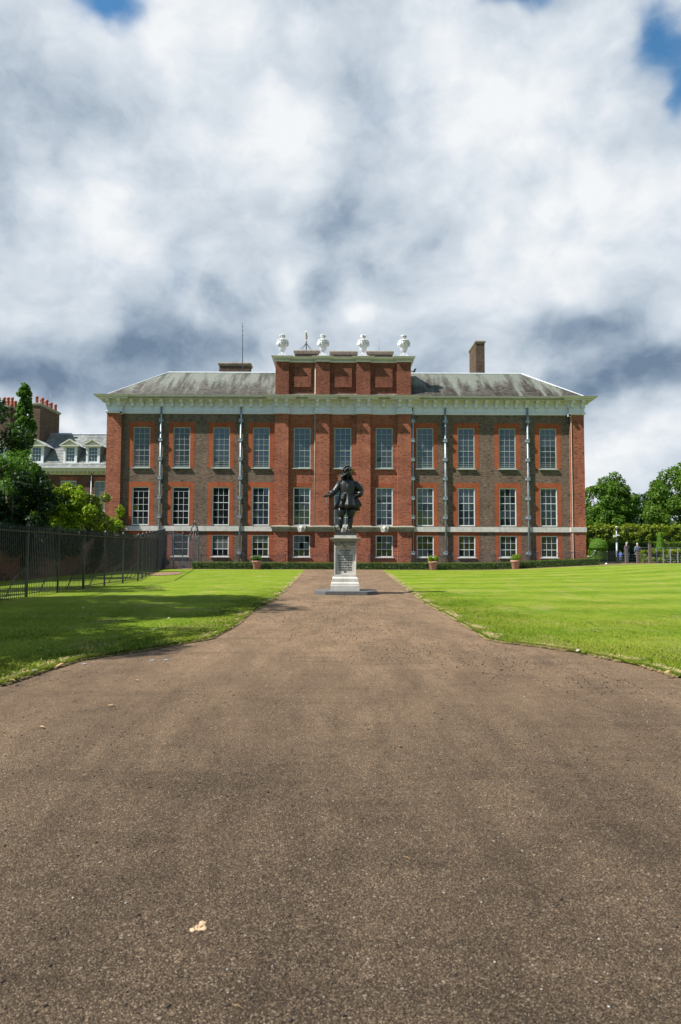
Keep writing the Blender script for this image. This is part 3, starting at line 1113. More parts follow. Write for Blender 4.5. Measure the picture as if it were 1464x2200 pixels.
ROWS = [(zU0, zU1), (zM0, zM1), (zG0, zG1)]


def holed_wall(x0, x1, z0, z1, Y, holes, depth=0.22):
    mb = MB()
    xs = sorted({x0, x1, *[h[0] for h in holes], *[h[1] for h in holes]})
    zs = sorted({z0, z1, *[h[2] for h in holes], *[h[3] for h in holes]})
    for i in range(len(xs) - 1):
        for j in range(len(zs) - 1):
            cx, cz = (xs[i] + xs[i + 1]) / 2, (zs[j] + zs[j + 1]) / 2
            if any(h[0] < cx < h[1] and h[2] < cz < h[3] for h in holes): continue
            mb.quad((xs[i], Y, zs[j]), (xs[i + 1], Y, zs[j]), (xs[i + 1], Y, zs[j + 1]), (xs[i], Y, zs[j + 1]))
    for a, b, c, d in holes:
        for p, q in (((a, c), (b, c)), ((b, c), (b, d)), ((b, d), (a, d)), ((a, d), (a, c))):
            mb.quad((p[0], Y, p[1]), (q[0], Y, q[1]), (q[0], Y + depth, q[1]), (p[0], Y + depth, p[1]))
    return mb


def holes_for(idx):
    return [(WX[i] - HW, WX[i] + HW, a, b) for i in idx for a, b in ROWS]


holed_wall(XL2, PIL[0][0], -0.2, zArch, WY, holes_for(range(4))).build('wall', M_brown, pal)
holed_wall(PIL[0][0], PIL[3][1], -0.2, zArch, WY, holes_for(range(4, 7))).build('wall', M_red, pal)['label'] = 'orange red brick centre wall'
holed_wall(PIL[3][1], XR2, -0.2, zArch, WY, holes_for(range(7, 11))).build('wall', M_brown, pal)
# sides, back and dark inside
mb = MB()
mb.quad((XL, 60, -.2), (XL, 71, -.2), (XL, 71, zArch), (XL, 60, zArch))
mb.quad((XR, 60, -.2), (XR, 71, -.2), (XR, 71, zArch), (XR, 60, zArch))
mb.quad((XL, 71, -.2), (XR, 71, -.2), (XR, 71, zArch), (XL, 71, zArch))
mb.build('side_wall', M_brown, pal)
mb = MB()
mb.quad((XL + .3, 60.9, 0), (XR - .3, 60.9, 0), (XR - .3, 60.9, zArch), (XL + .3, 60.9, zArch))
mb.build('dark_room', M_dark, pal)
for a, b in PIL + [(XL, XL2), (XR2, XR)]:
    m_ = MB()
    m_.box(a, b, PY, 60.05 if a not in (XL, XR2) else 61.2, -0.2, zArch)
    m_.build('pilaster', M_red, pal)

# rubbed brick dressings round the wing windows, toothed into the brown brick
for i in (0, 1, 2, 3, 7, 8, 9, 10):
    for r, (z0, z1) in enumerate(ROWS):
        mb = MB()
        yy = WY - 0.006
        top = z1 + (0.46 if r < 2 else 0.36)
        zb = z0 if r else z0 - 0.02
        if r == 2: zb = z0 - 0.25
        z, k = zb, 0
        while z < top - 0.01:
            zn = min(z + 0.155, top)
            w = 0.43 if k % 2 else 0.36
            for s in (-1, 1):
                a, b = WX[i] + s * HW, WX[i] + s * (HW + w)
                if i == 3 and s == 1: b = min(b, PIL[0][0])
                if i == 7 and s == -1: b = max(b, PIL[3][1])
                a, b = min(a, b), max(a, b)
                mb.add([(a, yy, z), (b, yy, z), (b, yy, zn), (a, yy, zn), (a, WY, z), (b, WY, z), (b, WY, zn), (a, WY, zn)], [(0, 1, 2, 3), (0, 4, 5, 1), (3, 2, 6, 7), (0, 3, 7, 4), (1, 5, 6, 2)])
            z, k = zn, k + 1
        mb.quad((WX[i] - HW, yy, z1), (WX[i] + HW, yy, z1), (WX[i] + HW, yy, top), (WX[i] - HW, yy, top))
        mb.build('window_surround', M_rub, pal)
# flat arches of the centre windows, splayed
for i in (4, 5, 6):
    for r, (z0, z1) in enumerate(ROWS):
        mb = MB()
        n = 13
        hh = 0.40 if r < 2 else 0.32
        for k in range(n):
            a0, a1 = -1 + 2 * k / n, -1 + 2 * (k + 1) / n
            g = 0.012
            pr = 0.006 + 0.004 * random.random()
            vs = [(WX[i] + a0 * HW + g, WY - pr, z1), (WX[i] + a1 * HW - g, WY - pr, z1), (WX[i] + a1 * (HW + 0.13) - g, WY - pr, z1 + hh), (WX[i] + a0 * (HW + 0.13) + g, WY - pr, z1 + hh)]
            mb.add(vs + [(v[0], WY, v[2]) for v in vs], [(0, 1, 2, 3), (0, 4, 5, 1), (1, 5, 6, 2), (2, 6, 7, 3), (3, 7, 4, 0)])
        o = mb.build('flat_arch', M_rub, pal)


# windows -----------------------------------------------------------
def frame_mb(w, h, cols, rows, split, drop=0.0, thick=0.075):
    """sash window in local coordinates, x 0..w, z 0..h, front at y 0; split = row index of the meeting rail"""
    f, g = MB(), MB()
    t = thick
    f.box(0, t, 0, 0.12, 0, h); f.box(w - t, w, 0, 0.12, 0, h)
    f.box(t, w - t, 0, 0.12, h - t, h); f.box(t, w - t, 0, 0.12, 0, t * 1.2)
    x0, x1, z0, z1 = t, w - t, t * 1.2, h - t - drop
    if drop:
        g.box(x0, x1, 0.035, 0.09, z1 - 0.035, z1)
        z1 -= 0.035
    ph = (z1 - z0) / rows
    pw = (x1 - x0) / cols
    bw = 0.024
    for c in range(1, cols):
        x = x0 + pw * c
        g.box(x - bw / 2, x + bw / 2, 0.04, 0.085, z0, z1)
    for r in range(1, rows):
        z = z0 + ph * r
        hh = 0.05 if r == split else bw
        g.box(x0, x1, 0.034 if r == split else 0.038, 0.087, z - hh / 2, z + hh / 2)
    panes = [(x0 + pw * c + bw / 2, x0 + pw * (c + 1) - bw / 2, z0 + ph * r + bw / 2, z0 + ph * (r + 1) - bw / 2) for r in range(rows) for c in range(cols)]
    return f, g, panes


pane_cache = {}


def pane_mesh(w, h, mat):
    k = (round(w, 3), round(h, 3), mat.name)
    if k not in pane_cache:
        m_ = MB()
        m_.box(0, w, 0, 0.006, 0, h)
        pane_cache[k] = m_.mesh('pane', mat)
    return pane_cache[k]


def add_window(parent, cx, z0, z1, Y, hw, cols, rows, split, fmat, gfun, sill=None, sillw=0.12, drop=0.0, bars=0, name='window', gap=0.0):
    w, h = hw * 2, z1 - z0
    f, g, panes = frame_mb(w, h, cols, rows, split, drop)
    off = Vector((cx - hw, Y, z0))
    for m_ in (f, g):
        m_.v = [(p[0] + off.x, p[1] + off.y, p[2] + off.z) for p in m_.v]
    fr = f.build(name, fmat, parent)
    if bars:
        for k in range(bars):
            g.box(cx - hw + .08, cx + hw - .08, Y + 0.02, Y + 0.034, z0 + 0.2 + 0.17 * k, z0 + 0.222 + 0.17 * k)
    g.build('glazing_bars', fmat, fr)
    for i, (a, b, c, d) in enumerate(panes):
        r, cc = divmod(i, cols)
        mt = gfun(r, cc)
        sash = 0 if r >= split else 1
        if r == 0 and cc == 0 or (r == split and cc == 0): tilt = (rng.normal() * 0.02, rng.normal() * 0.012)
        rot = (tilt[0] + rng.normal() * 0.009, 0, tilt[1] + rng.normal() * 0.009)
        place('pane', pane_mesh(b - a, d - c, mt), (off.x + a, Y + 0.055, z0 + c), fr, rot)
    if drop:
        m_ = MB(); m_.box(cx - hw + .075, cx + hw - .075, Y + .08, Y + .09, z1 - drop - 0.07, z1 - .07)
        m_.build('open_gap', M_dark, fr)
    if sill:
        m_ = MB()
        m_.prism([(Y - sillw, z0 - 0.09), (Y - sillw, z0 - 0.02), (Y + 0.02, z0 + 0.004), (Y + 0.1, z0 - 0.004), (Y + 0.1, z0 - 0.09)], cx - hw - 0.09, cx + hw + 0.09, 'x')
        m_.build('sill', sill, fr)
    return fr


for i in range(11):
    def g_up(r, c, i=i):
        if i in (0, 1): return M_redcurt if (c == 0 and r < 3 and rng.random() < .8) else M_glass
        if i == 3 and c == 0 and r < 3: return M_redcurt
        if i == 10: return M_glass if r < 4 else M_glasssky
        return M_glasssky
    add_window(pal, WX[i], zU0, zU1, WY + 0.045, HW, 3, 7, 3, M_sage, g_up, M_sage, 0.20, bars=2 if i not in (4, 6) else 0)

    def g_mid(r, c, i=i):
        if i in (0, 1, 2, 9, 10): return M_glass
        return M_glasssky
    add_window(pal, WX[i], zM0, zM1, WY + 0.07, HW, 3, 5, 3 if i not in (0, 1) else 2, M_white, g_mid, None, drop=0.28 if i < 2 else 0.0)

    def g_gr(r, c, i=i):
        if i in (2, 3) and r == 2: return M_blind
        if i == 2 and r == 1: return M_blind
        return M_glass
    add_window(pal, WX[i], zG0, zG1, WY + 0.06, HW, 3, 3, 1, M_white, g_gr, M_stone, 0.16)

# the string course ---------------------------------------------------
for a, b in ((XL2, PIL[0][0] - 0.15), (PIL[3][1] + 0.15, XR2)):
    m_ = MB()
    m_.box(a, b, WY - 0.10, WY - 0.02, zStr0, zStr1)
    m_.build('string_course', M_stone, pal)
for a, b in ((XL, XL2), (XR2, XR)):
    m_ = MB()
    m_.sweep(a, b, PY, 61.2, [(0.0, zStr0), (0.07, zStr0 + .01), (0.07, zStr1 - .01), (0.0, zStr1)], False)
    m_.build('string_course', M_stone, pal)
mprof = [(0.0, zStr0 - .02), (0.05, zStr0), (0.06, zStr0 + .12), (0.16, zStr0 + .16), (0.20, zStr0 + .30), (0.27, zStr0 + .36), (0.27, zStr1), (0.10, zStr1 + .05), (0.0, zStr1 + .07)]
m_ = MB()
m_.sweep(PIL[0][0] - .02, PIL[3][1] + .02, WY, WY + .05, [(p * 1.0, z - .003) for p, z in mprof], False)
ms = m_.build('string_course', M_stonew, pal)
for a, b in PIL:
    m2 = MB()
    m2.sweep(a, b, PY, WY + .02, mprof, False)
    m2.build('moulding', M_stonew, ms)
for i in (4, 5, 6):
    m_ = MB()
    x = WX[i]
    zt, zb = zStr1 + 0.10, zStr0 - 0.05
    fr = [(x - .42, zt), (x + .42, zt), (x + .27, zb), (x - .27, zb)]
    m_.prism(fr, WY - .40, WY - .05)
    ks = m_.build('keystone', M_stone, pal)
    m_ = MB()
    c = (x, WY - .42, (zt + zb) / 2 + .03)
    m_.ball(c, (.15, .12, .19), 12, 8)
    m_.ball((c[0], c[1] - .11, c[2] - .02), (.03, .05, .05), 6, 5)
    for k in range(9):
        a = math.pi * (k / 8)
        m_.ball((c[0] + math.cos(a) * .17, c[1] + .02, c[2] + math.sin(a) * .17), .05, 6, 5)
    for s in (-1, 1):
        m_.ball((c[0] + s * .055, c[1] - .095, c[2] + .04), .025, 6, 5)
    m_.ball((c[0], c[1] - .05, c[2] - .17), (.09, .07, .08), 8, 5)
    m_.build('carved_head', M_stone, ks, True)

# the great cornice ---------------------------------------------------
zc = zFr1
prof = [(0.0, zArch - .01), (0.08, zArch), (0.08, zArch + .07), (0.13, zArch + .11), (0.13, zFr0 + .02), (0.05, zFr0 + .05), (0.05, zc - .18), (0.12, zc - .06),
        (0.15, zc + .02), (0.68, zc + .03), (0.68, zc + .20), (0.74, zc + .22), (0.80, zTop - .14), (0.90, zTop - .05), (EAVE_P, zTop - .03), (EAVE_P, zTop), (0.0, zTop + .03)]


def sc(prof, f):
    return prof


cor = MB()
cor.sweep(XL2, XR2, WY, 60.6, prof, False)
corn = cor.build('cornice', M_trim, pal)
for a, b in PIL:
    m_ = MB(); m_.sweep(a, b, PY, WY + .1, [(p, z - (0.002 if k else 0)) for k, (p, z) in enumerate(prof)], False)
    m_.build('cornice_break', M_trim, corn)
for a, b in ((XL, XL2), (XR2, XR)):
    m_ = MB(); m_.sweep(a, b, PY, 71.0, [(p, z - .002) for p, z in prof], False)
    m_.build('cornice_break', M_trim, corn)
# thin weathered lead edge over it
m_ = MB()
m_.box(XL2 + .9, XR2 - .9, WY - EAVE_P - .03, WY - EAVE_P + .35, zTop + .003, zTop + .035)
for a, b in PIL + [(XL, XL2), (XR2, XR)]:
    m_.box(a - EAVE_P - .03, b + EAVE_P + .03, PY - EAVE_P - .03, PY - EAVE_P + .5, zTop + .006, zTop + .045)
m_.build('lead_edge', M_stonew, corn)


def bracket_mesh():
    m_ = MB()
    w = 0.135
    poly = [(0.0, 0.0), (-0.52, 0.0), (-0.54, -0.10), (-0.50, -0.20), (-0.40, -0.24), (-0.26, -0.27), (-0.20, -0.36), (-0.22, -0.46), (-0.20, -0.56), (-0.12, -0.62), (-0.03, -0.60), (0.0, -0.5)]
    m_.prism(poly, -w, w, 'x')
    m_.box(-w - .03, w + .03, -0.56, 0.0, -0.045, 0.0)
    m_.tube([(-w - .015, -0.44, -0.14), (w + .015, -0.44, -0.14)], 0.085, 10)
    m_.tube([(-w - .015, -0.15, -0.52), (w + .015, -0.15, -0.52)], 0.075, 10)
    m_.box(-w * .6, w * .6, -0.035, 0.0, -0.95, -0.64)
    return m_.mesh('bracket', M_trim)


bme = bracket_mesh()
BY = WY - .05
for px in (281.8, 303.3, 324.2, 346.3, 367.8, 389.3, 411.4, 431.8, 452.4, 474.5, 496.3, 517.8, 539.4, 560.3, 649.7, 737.5, 824.8,
           914.4, 936, 958, 981, 1003.3, 1024.3, 1046.4, 1068.5, 1090.3, 1111.8, 1133.6, 1156, 1177.5, 1199.3):
    place('bracket', bme, (fx(px, 870, 59.5), WY - .05, zc + .025), corn)
for a, b in PIL + [(XL, XL2), (XR2, XR)]:
    for x in (a + .17, b - .17):
        place('bracket', bme, (x, PY - .05, zc + .024), corn)
    for x, r in ((a + .03, -90), (b - .03, 90)):
        if (a == XL and r == -90) or (b == XR and r == 90):
            for q in (0.25, 1.2, 2.1): place('bracket', bme, (x, PY + q, zc + .023), corn, (0, 0, R(r)))
        else:
            place('bracket', bme, (x, PY + .13, zc + .023), corn, (0, 0, R(r)), (1, 1, 1))

# roofs ----------------------------------------------------------------
ZE = zTop + .03
YE = WY - 0.55
RX0, RX1 = fx(363, 801, 64.4), fx(1121, 804, 64.4)
ZR = at(XC, 802.5, 64.4).z
EX0, EX1 = XL - .25, XR + .25
roof = MB()
YR2, YB = 67.0, 71.3
roof.quad((EX0, YE, ZE), (EX1, YE, ZE), (RX1, 64.4, ZR), (RX0, 64.4, ZR))
roof.add([(EX0, YE, ZE), (RX0, 64.4, ZR), (RX0, YR2, ZR), (EX0, YB, ZE)], [(0, 1, 2, 3)])
roof.add([(EX1, YE, ZE), (RX1, 64.4, ZR), (RX1, YR2, ZR), (EX1, YB, ZE)], [(0, 1, 2, 3)])
roof.quad((RX0, 64.4, ZR), (RX1, 64.4, ZR), (RX1, YR2, ZR), (RX0, YR2, ZR))
roof.quad((EX0, YB, ZE), (EX1, YB, ZE), (RX1, YR2, ZR), (RX0, YR2, ZR))
rf = roof.build('roof', M_slate, pal)
m_ = MB()
m_.box(XL - .5, XR + .5, YE - .3, 71.2, zTop - .2, zTop - .06)
m_.build('roof_deck', M_stonew, rf)


def slates(x0f, x1f, y0, z0, y1, z1, sw, rows, mat, parent, thick=0.014, lift=0.012):
    """overlapping slates between two heights of one slope; x limits given as functions of t"""
    P, F = [], []
    sl = Vector((0, y1 - y0, z1 - z0))
    L = sl.length
    up = sl / L
    nrm = Vector((0, -up.z, up.y))
    rh = L / rows
    n = 0
    for r in range(rows):
        t0, t1 = r / rows, min(1.0, (r + 1.35) / rows)
        xa, xb = x0f(t0), x1f(t0)
        x = xa - (0.5 * sw if r % 2 else 0) - random.random() * 0.03
        while x < xb:
            w = sw * (0.88 + 0.2 * random.random())
            a, b = max(x + 0.004, xa), min(x + w - 0.004, xb)
            x += w
            if b - a < 0.03: continue
            j = (random.random() - 0.5) * 0.02
            lo = Vector((0, y0, z0)) + up * (t0 * L + j) + nrm * (lift + 0.034 + random.random() * 0.012)
            hi = Vector((0, y0, z0)) + up * (t1 * L) + nrm * lift
            d = nrm * -thick
            P += [(a, lo.y, lo.z), (b, lo.y, lo.z), (b, hi.y, hi.z), (a, hi.y, hi.z), (a, lo.y + d.y, lo.z + d.z), (b, lo.y + d.y, lo.z + d.z)]
            F += [(n, n + 1, n + 2, n + 3), (n + 4, n + 5, n + 1, n)]
            n += 6
    off = ORG[parent.name]
    me = fast_mesh('slates', np.array(P) - np.array(off)[None], np.array(F), mat)
    o = bpy.data.objects.new('slates', me)
    col.objects.link(o)
    o.parent = parent
    ORG[o.name] = off
    o['kind'] = 'stuff'
    return o


lerp = lambda a, b, t: a + (b - a) * t
ATX0, ATX1 = PIL[0][0], PIL[3][1]
slates(lambda t: lerp(EX0, RX0, t), lambda t: ATX0 + .1, YE, ZE, 64.4, ZR, 0.30, 24, M_slate, rf)
slates(lambda t: ATX1 - .1, lambda t: lerp(EX1, RX1, t), YE, ZE, 64.4, ZR, 0.30, 24, M_slate, rf)
m_ = MB()
m_.tube([(RX0, 64.4, ZR + .03), (RX1, 64.4, ZR + .03)], 0.10, 8)
m_.tube([(EX0 + .1, YE + .1, ZE + .05), (RX0, 64.4, ZR + .04)], 0.085, 8)
m_.tube([(EX1 - .1, YE + .1, ZE + .05), (RX1, 64.4, ZR + .04)], 0.085, 8)
m_.build('ridge_roll', M_leadpale, rf)

# attic ------------------------------------------------------------------
zA0, zA1 = zTop - .1, fz(778.5)
AP = [(fx(a, 810, PY), fx(b, 810, PY)) for a, b in ((592.3, 621), (679.5, 708.8), (766.5, 796), (854, 883.5))]
AX0, AX1 = AP[0][0], AP[3][1]
m_ = MB()
m_.box(AX0, AX1, WY, 63.6, zA0, zA1)
att = m_.build('attic', M_attic, pal)
for a, b in AP:
    m_ = MB(); m_.box(a, b, PY, WY + .05, zA0, zA1 - .003); m_.build('pilaster', M_attic, att)
for a, b in ((632.5, 669), (719.5, 756.5), (806.5, 843.5)):
    m_ = MB()
    m_.box(fx(a, 810), fx(b, 810), WY - .14, WY + .05, fz(832, 59.9), fz(791.5, 59.9))
    m_.build('raised_panel', M_attic, att)
zt = fz(765, 59.5)
hA = zt - zA1
aprof = [(0.0, zA1 - .02), (0.06, zA1), (0.08, zA1 + .08), (0.05, zA1 + .10), (0.05, zA1 + .22), (0.22, zA1 + .25), (0.24, zA1 + hA * .62), (0.36, zA1 + hA * .9), (0.38, zA1 + hA), (0.0, zA1 + hA + .02)]
m_ = MB(); m_.sweep(AX0, AX1, WY, 63.6, aprof, True)
ac = m_.build('attic_cornice', M_trim, att)
for a, b in AP:
    m_ = MB(); m_.sweep(a, b, PY, WY + .1 if (a != AX0 and b != AX1) else 63.5, [(p, z + .003) for p, z in aprof], True)
    m_.build('cornice_break', M_trim, ac)
m_ = MB()
x = AX0 + .03
while x < AX1 - .1:
    onp = any(a - .06 <= x + .05 <= b + .06 for a, b in AP)
    y = (PY if onp else WY)
    m_.box(x, x + .095, y - .17, y - .04, zA1 + .115, zA1 + .225)
    x += .175
m_.build('dentils', M_cream, ac, kind='stuff')

# chimneys on the palace --------------------------------------------------
def stack(x0, x1, y0, y1, z0, z1, mat=M_stack, cap=M_capstone, caph=0.35, over=0.14, name='chimney'):
    m_ = MB()
    m_.box(x0, x1, y0, y1, z0, z1 - caph)
    m_.box(x0 + .05, x1 - .05, y0 + .05, y1 - .05, z1 - caph, z1 - caph + .02)
    o = m_.build(name, mat, rf_parent[0])
    m_ = MB()
    m_.sweep(x0, x1, y0, y1, [(0.0, z1 - caph), (over * .5, z1 - caph + .04), (over, z1 - .16), (over, z1 - .09), (over * .3, z1)], True, True)
    m_.build('chimney_cap', cap, o)
    return o


rf_parent = [pal]
for a, b, top in ((635.5, 683.5, 752.5), (713, 764.5, 754), (791.5, 842, 753.5)):
    stack(at(a, 790, 63.9).x, at(b, 790, 63.9).x, 63.9, 65.2, zA0, at(XC, top, 63.9).z, over=0.2)
stack(at(471.5, 790, 68).x, at(537, 790, 68).x, 68, 69.2, ZE, at(500, 778.5, 68).z)
stack(at(1023, 770, 67).x, at(1042, 770, 67).x, 67, 70.3, ZE, at(1030, 731.5, 67).z, over=0.10, caph=0.3)

# rainwater pipes ----------------------------------------------------------
def downpipe(pxt, pxb, mat=M_pipe, r=0.085, br=True, zt=None, zb=0.0, y=WY - .16):
    xt, xb = fx(pxt, 905, 59.85), fx(pxb, 1190, 59.85)
    xt = xb = (xt + xb) / 2
    zt = zt or zFr1 - .5
    m_ = MB(); m_.tube([(xb, y, zb), (xt, y, zt)], r, 10)
    p = m_.build('rainwater_pipe', mat, pal, True)
    if br:
        for py in (904.5, 946, 987, 1028, 1070, 1111, 1188):
            z = fz(py, 59.85)
            m_ = MB()
            m_.box(xt - .21, xt + .21, y + .02, WY + .02, z - .10, z + .10)
            m_.box(xt - .13, xt + .13, y - .13, y + .06, z - .14, z + .14)
            m_.box(xt - .155, xt + .155, y - .15, y + .06, z + .10, z + .15)
            m_.build('pipe_bracket', M_lead, p)
    # spur through the frieze
    return p


for t_, b_ in ((346.5, 341), (518.3, 514.5), (957, 959), (1134, 1137.5)):
    p = downpipe(t_, b_)
p = downpipe(887.2, 888.5, M_lead, 0.06)
downpipe(676.6, 676.0, M_cream, 0.035, False, fz(779), zStr1 + .1, WY - .05)
m_ = MB(); m_.tube([(fx(1229, 1000, PY), PY - .03, 0), (fx(1229, 1000, PY), PY - .03, zArch)], .03, 6)
m_.build('conductor_strip', M_cream, pal)

# floodlights under the cornice and by the attic
def floodlight(x, y, z, lab):
    t = thing('floodlight', (x, y, z), lab, 'floodlight', 'floodlights on the palace')
    m_ = MB(); m_.box(x - .13, x + .13, y - .22, y, z - .12, z + .12); h = m_.build('housing', M_white, t)
    m_ = MB(); m_.box(x - .11, x + .11, y - .235, y - .222, z - .10, z + .10); m_.build('lens', M_glass, t)
    m_ = MB(); m_.bar((x, y, z), (x, y + .35, z - .05), .05); m_.box(x - .05, x + .05, y + .25, y + .36, z - .55, z + .1); m_.build('wall_bracket', M_iron, t)


floodlight(fx(264.5, 889), WY - .38, fz(891), 'small pale floodlight under the cornice beside the pilaster nearest the dormered wing')
floodlight(fx(1219.5, 894), WY - .38, fz(892.5), 'small pale floodlight under the cornice beside the pilaster nearest the clipped hedges')
t = thing('floodlight', (AX1 + .2, 60.3, fz(794)), 'small black floodlight on a stalk fixed to the side of the brick attic', 'floodlight', 'floodlights on the palace')
m_ = MB(); x, z = AX1 + .35, fz(793)
m_.prism([(x - .12, z - .18), (x + .10, z - .10), (x + .2, z + .18), (x, z + .12)], 60.2, 60.5); m_.build('housing', M_iron, t)
m_ = MB(); m_.bar((AX1, 60.35, z - .05), (x - .02, 60.35, z - .08), .06); m_.build('wall_bracket', M_iron, t)

# urns -------------------------------------------------------------------
def make_urn(c, lab):
    t = thing('stone_urn', c, lab, 'urn', 'white carved urns along the attic')
    m_ = MB()
    w = .52
    m_.box(c[0] - w, c[0] + w, c[1] - w * .8, c[1] + w * .8, c[2], c[2] + .14)
    m_.box(c[0] - .33, c[0] + .33, c[1] - .33, c[1] + .33, c[2] + .14, c[2] + .30)
    m_.build('plinth', M_urn, t)
    m_ = MB()
    m_.lathe(c, [(.24, .30), (.24, .34), (.12, .38), (.075, .46), (.12, .50), (.19, .53)], 18)
    m_.build('foot', M_urn, t, True)

    def mod(th, z):
        return 1 + .05 * math.cos(9 * th) * (1 if z < .85 else .35)
    m_ = MB()
    m_.lathe(c, [(.10, .51), (.22, .56), (.30, .68), (.36, .88), (.44, 1.05), (.50, 1.22), (.50, 1.30), (.53, 1.33), (.53, 1.37), (.44, 1.41), (.34, 1.45), (.20, 1.49), (.13, 1.52)], 36, mod)
    bowl = m_.build('bowl', M_urn, t, True)
    m_ = MB()
    for k in range(4):
        a = math.pi / 2 * k + .6
        for q in range(7):
            u = a + (q - 3) * .17
            sag = .19 * (1 - ((q - 3) / 3) ** 2)
            m_.ball((c[0] + math.cos(u) * .47, c[1] + math.sin(u) * .47, c[2] + 1.18 - sag), (.065, .065, .055), 6, 5, .3)
        a += math.pi / 4
        m_.ball((c[0] + math.cos(a) * .50, c[1] + math.sin(a) * .50, c[2] + 1.12), (.10, .10, .13), 8, 6, .2)
        m_.ball((c[0] + math.cos(a) * .54, c[1] + math.sin(a) * .54, c[2] + .98), (.05, .05, .08), 6, 5, .2)
        m_.ball((c[0] + math.cos(a) * .56, c[1] + math.sin(a) * .56, c[2] + 1.22), (.06, .06, .05), 6, 5, .2)
    m_.build('garland', M_urn, bowl, True)
    m_ = MB()
    m_.lathe(c, [(.12, 1.50), (.13, 1.56), (.20, 1.62), (.25, 1.68)], 14)
    for k in range(26):
        a, rr = random.random() * 6.28, .24 * random.random() ** .4
        m_.ball((c[0] + math.cos(a) * rr, c[1] + math.sin(a) * rr, c[2] + 1.74 + (.26 - rr) * random.random() * .6), .075, 6, 5, .5)
    m_.build('flower_finial', M_urn, t, True)
    t.scale = (.97, .97, 1.15)
    return t


zu = zt + .02
for px, lab in ((607.3, 'carved white urn at the attic corner nearest the tall radio mast'), (694.3, 'carved white urn on the attic just beside the gilded weathervane'),
                (780.5, 'carved white urn between the middle and the plain end chimney slabs on the attic'), (868, 'carved white urn at the attic corner above the small black floodlight')):
    u = make_urn((at(px, 760, 60.2).x, 60.2, zu), lab)

# weathervane, masts -------------------------------------------------------
wv = at(658.5, 752, 64.5)
t = thing('weathervane', wv, 'black iron weathervane with gilded top on the attic chimney', 'weathervane')
m_ = MB(); m_.tube([wv, at(658.5, 733, 64.5)], .05, 8)
for s in ((-1, -.4), (1, -.4), (-.9, .5), (.9, .5)):
    pts = [wv + Vector((s[0] * .62 * (1 - u) ** 1.5, s[1] * .9 * (1 - u) ** 1.5, u * .78)) for u in (0, .2, .4, .6, .8, 1)]
    m_.tube(pts, .022, 6)
m_.build('stand', M_iron, t)
top = at(658.5, 733, 64.5)
m_ = MB()
m_.tube([top, top + Vector((0, 0, .92))], .03, 6)
m_.ball(top + Vector((0, 0, .05)), .07, 8, 6)
m_.prism([(top.x - .05, top.z + .15), (top.x + .10, top.z + .2), (top.x + .13, top.z + .45), (top.x + .06, top.z + .8), (top.x - .1, top.z + .72), (top.x - .06, top.z + .45)], top.y - .02, top.y + .02)
m_.ball(top + Vector((0, 0, .92)), .08, 8, 6)
m_.build('gilded_vane', M_gold, t)
a = at(521.5, 800, 66); b = at(521.5, 692, 66)
t = thing('radio_mast', a, 'thin tall radio mast in front of the low roof chimney', 'mast')
m_ = MB(); m_.tube([a, lerp(a, b, .55), b], [.045, .035, .012], 6); m_.build('pole', M_irong, t)
m_ = MB()
for f in (.72, .82, .9):
    p_ = lerp(a, b, f); m_.tube([p_ - Vector((.12, 0, 0)), p_ + Vector((.1, 0, .12))], .018, 5)
m_.build('aerial', M_irong, t)
for pa, ya, yb, Y, lab in ((501.5, 800, 762, 67.8, 'short hair-thin rod on the low roof chimney beside the radio mast'), (815, 765, 728, 64.6, 'hair-thin lightning rod on the end attic chimney slab'), (108, 925, 832, 70, 'hair-thin rod rising beside the row of orange chimney pots')):
    a, b = at(pa, ya, Y), at(pa, yb, Y)
    m_ = MB(); m_.tube([a, b], [.016, .008], 5)
    tag(m_.build('lightning_rod', M_irong, smooth=True), lab, 'lightning rod')

# ================================================================== DORMERED WING
wing = thing('palace_wing', (-24, 66, 0), 'lower red brick wing with grey slate roof and white pedimented dormers', 'building')
WX0, WX1 = -40.0, XL + .15
WGY = 66.0
wz_e = at(150, 1005, 65.5).z
wz_w = at(150, 1019.5, 66).z
wwin = [(fx(129, 1060, WGY), fx(163.5, 1060, WGY)), (fx(202, 1060, WGY), fx(236, 1060, WGY)), (fx(55, 1060, WGY), fx(90, 1060, WGY)), (fx(-20, 1060, WGY), fx(14, 1060, WGY))]
wz1, wz0 = at(150, 1032.5, WGY).z, at(150, 1098, WGY).z
hl = [(a, b, wz0, wz1) for a, b in wwin] + [(a, b, 1.2, 3.6) for a, b in wwin]
holed_wall(WX0, WX1, -.2, wz_w, WGY, hl).build('wall', M_wing, wing)
for a, b in wwin:
    m_ = MB(); m_.quad((a, WGY - .006, wz1), (b, WGY - .006, wz1), (b + .12, WGY - .006, wz1 + .36), (a - .12, WGY - .006, wz1 + .36)); m_.build('flat_arch', M_red, wing)
    add_window(wing, (a + b) / 2, wz0, wz1, WGY + .05, (b - a) / 2, 3, 4, 2, M_cream, lambda r, c: M_curtain, M_cream)
    add_window(wing, (a + b) / 2, 1.2, 3.6, WGY + .05, (b - a) / 2, 3, 3, 2, M_cream, lambda r, c: M_glass, M_cream)
m_ = MB()
m_.sweep(WX0, WX1, WGY, WGY + .3, [(0, wz_w - .02), (.08, wz_w), (.10, wz_w + .14), (.42, wz_w + .30), (.44, wz_w + .42), (.52, wz_e - .05), (.54, wz_e)], False)
wc = m_.build('eaves_cornice', M_cream, wing)
m_ = MB()
m_.box(-.07, .07, -.30, 0, 0, .16)
mm = m_.mesh('modillion', M_cream)
x = fx(228, 1013, 65.6)
while x > WX0:
    place('modillion', mm, (x, WGY - .08, wz_w + .14), wc)
    x -= .445
zr = at(150, 934, 70.2).z
m_ = MB()
ye0 = WGY - .42
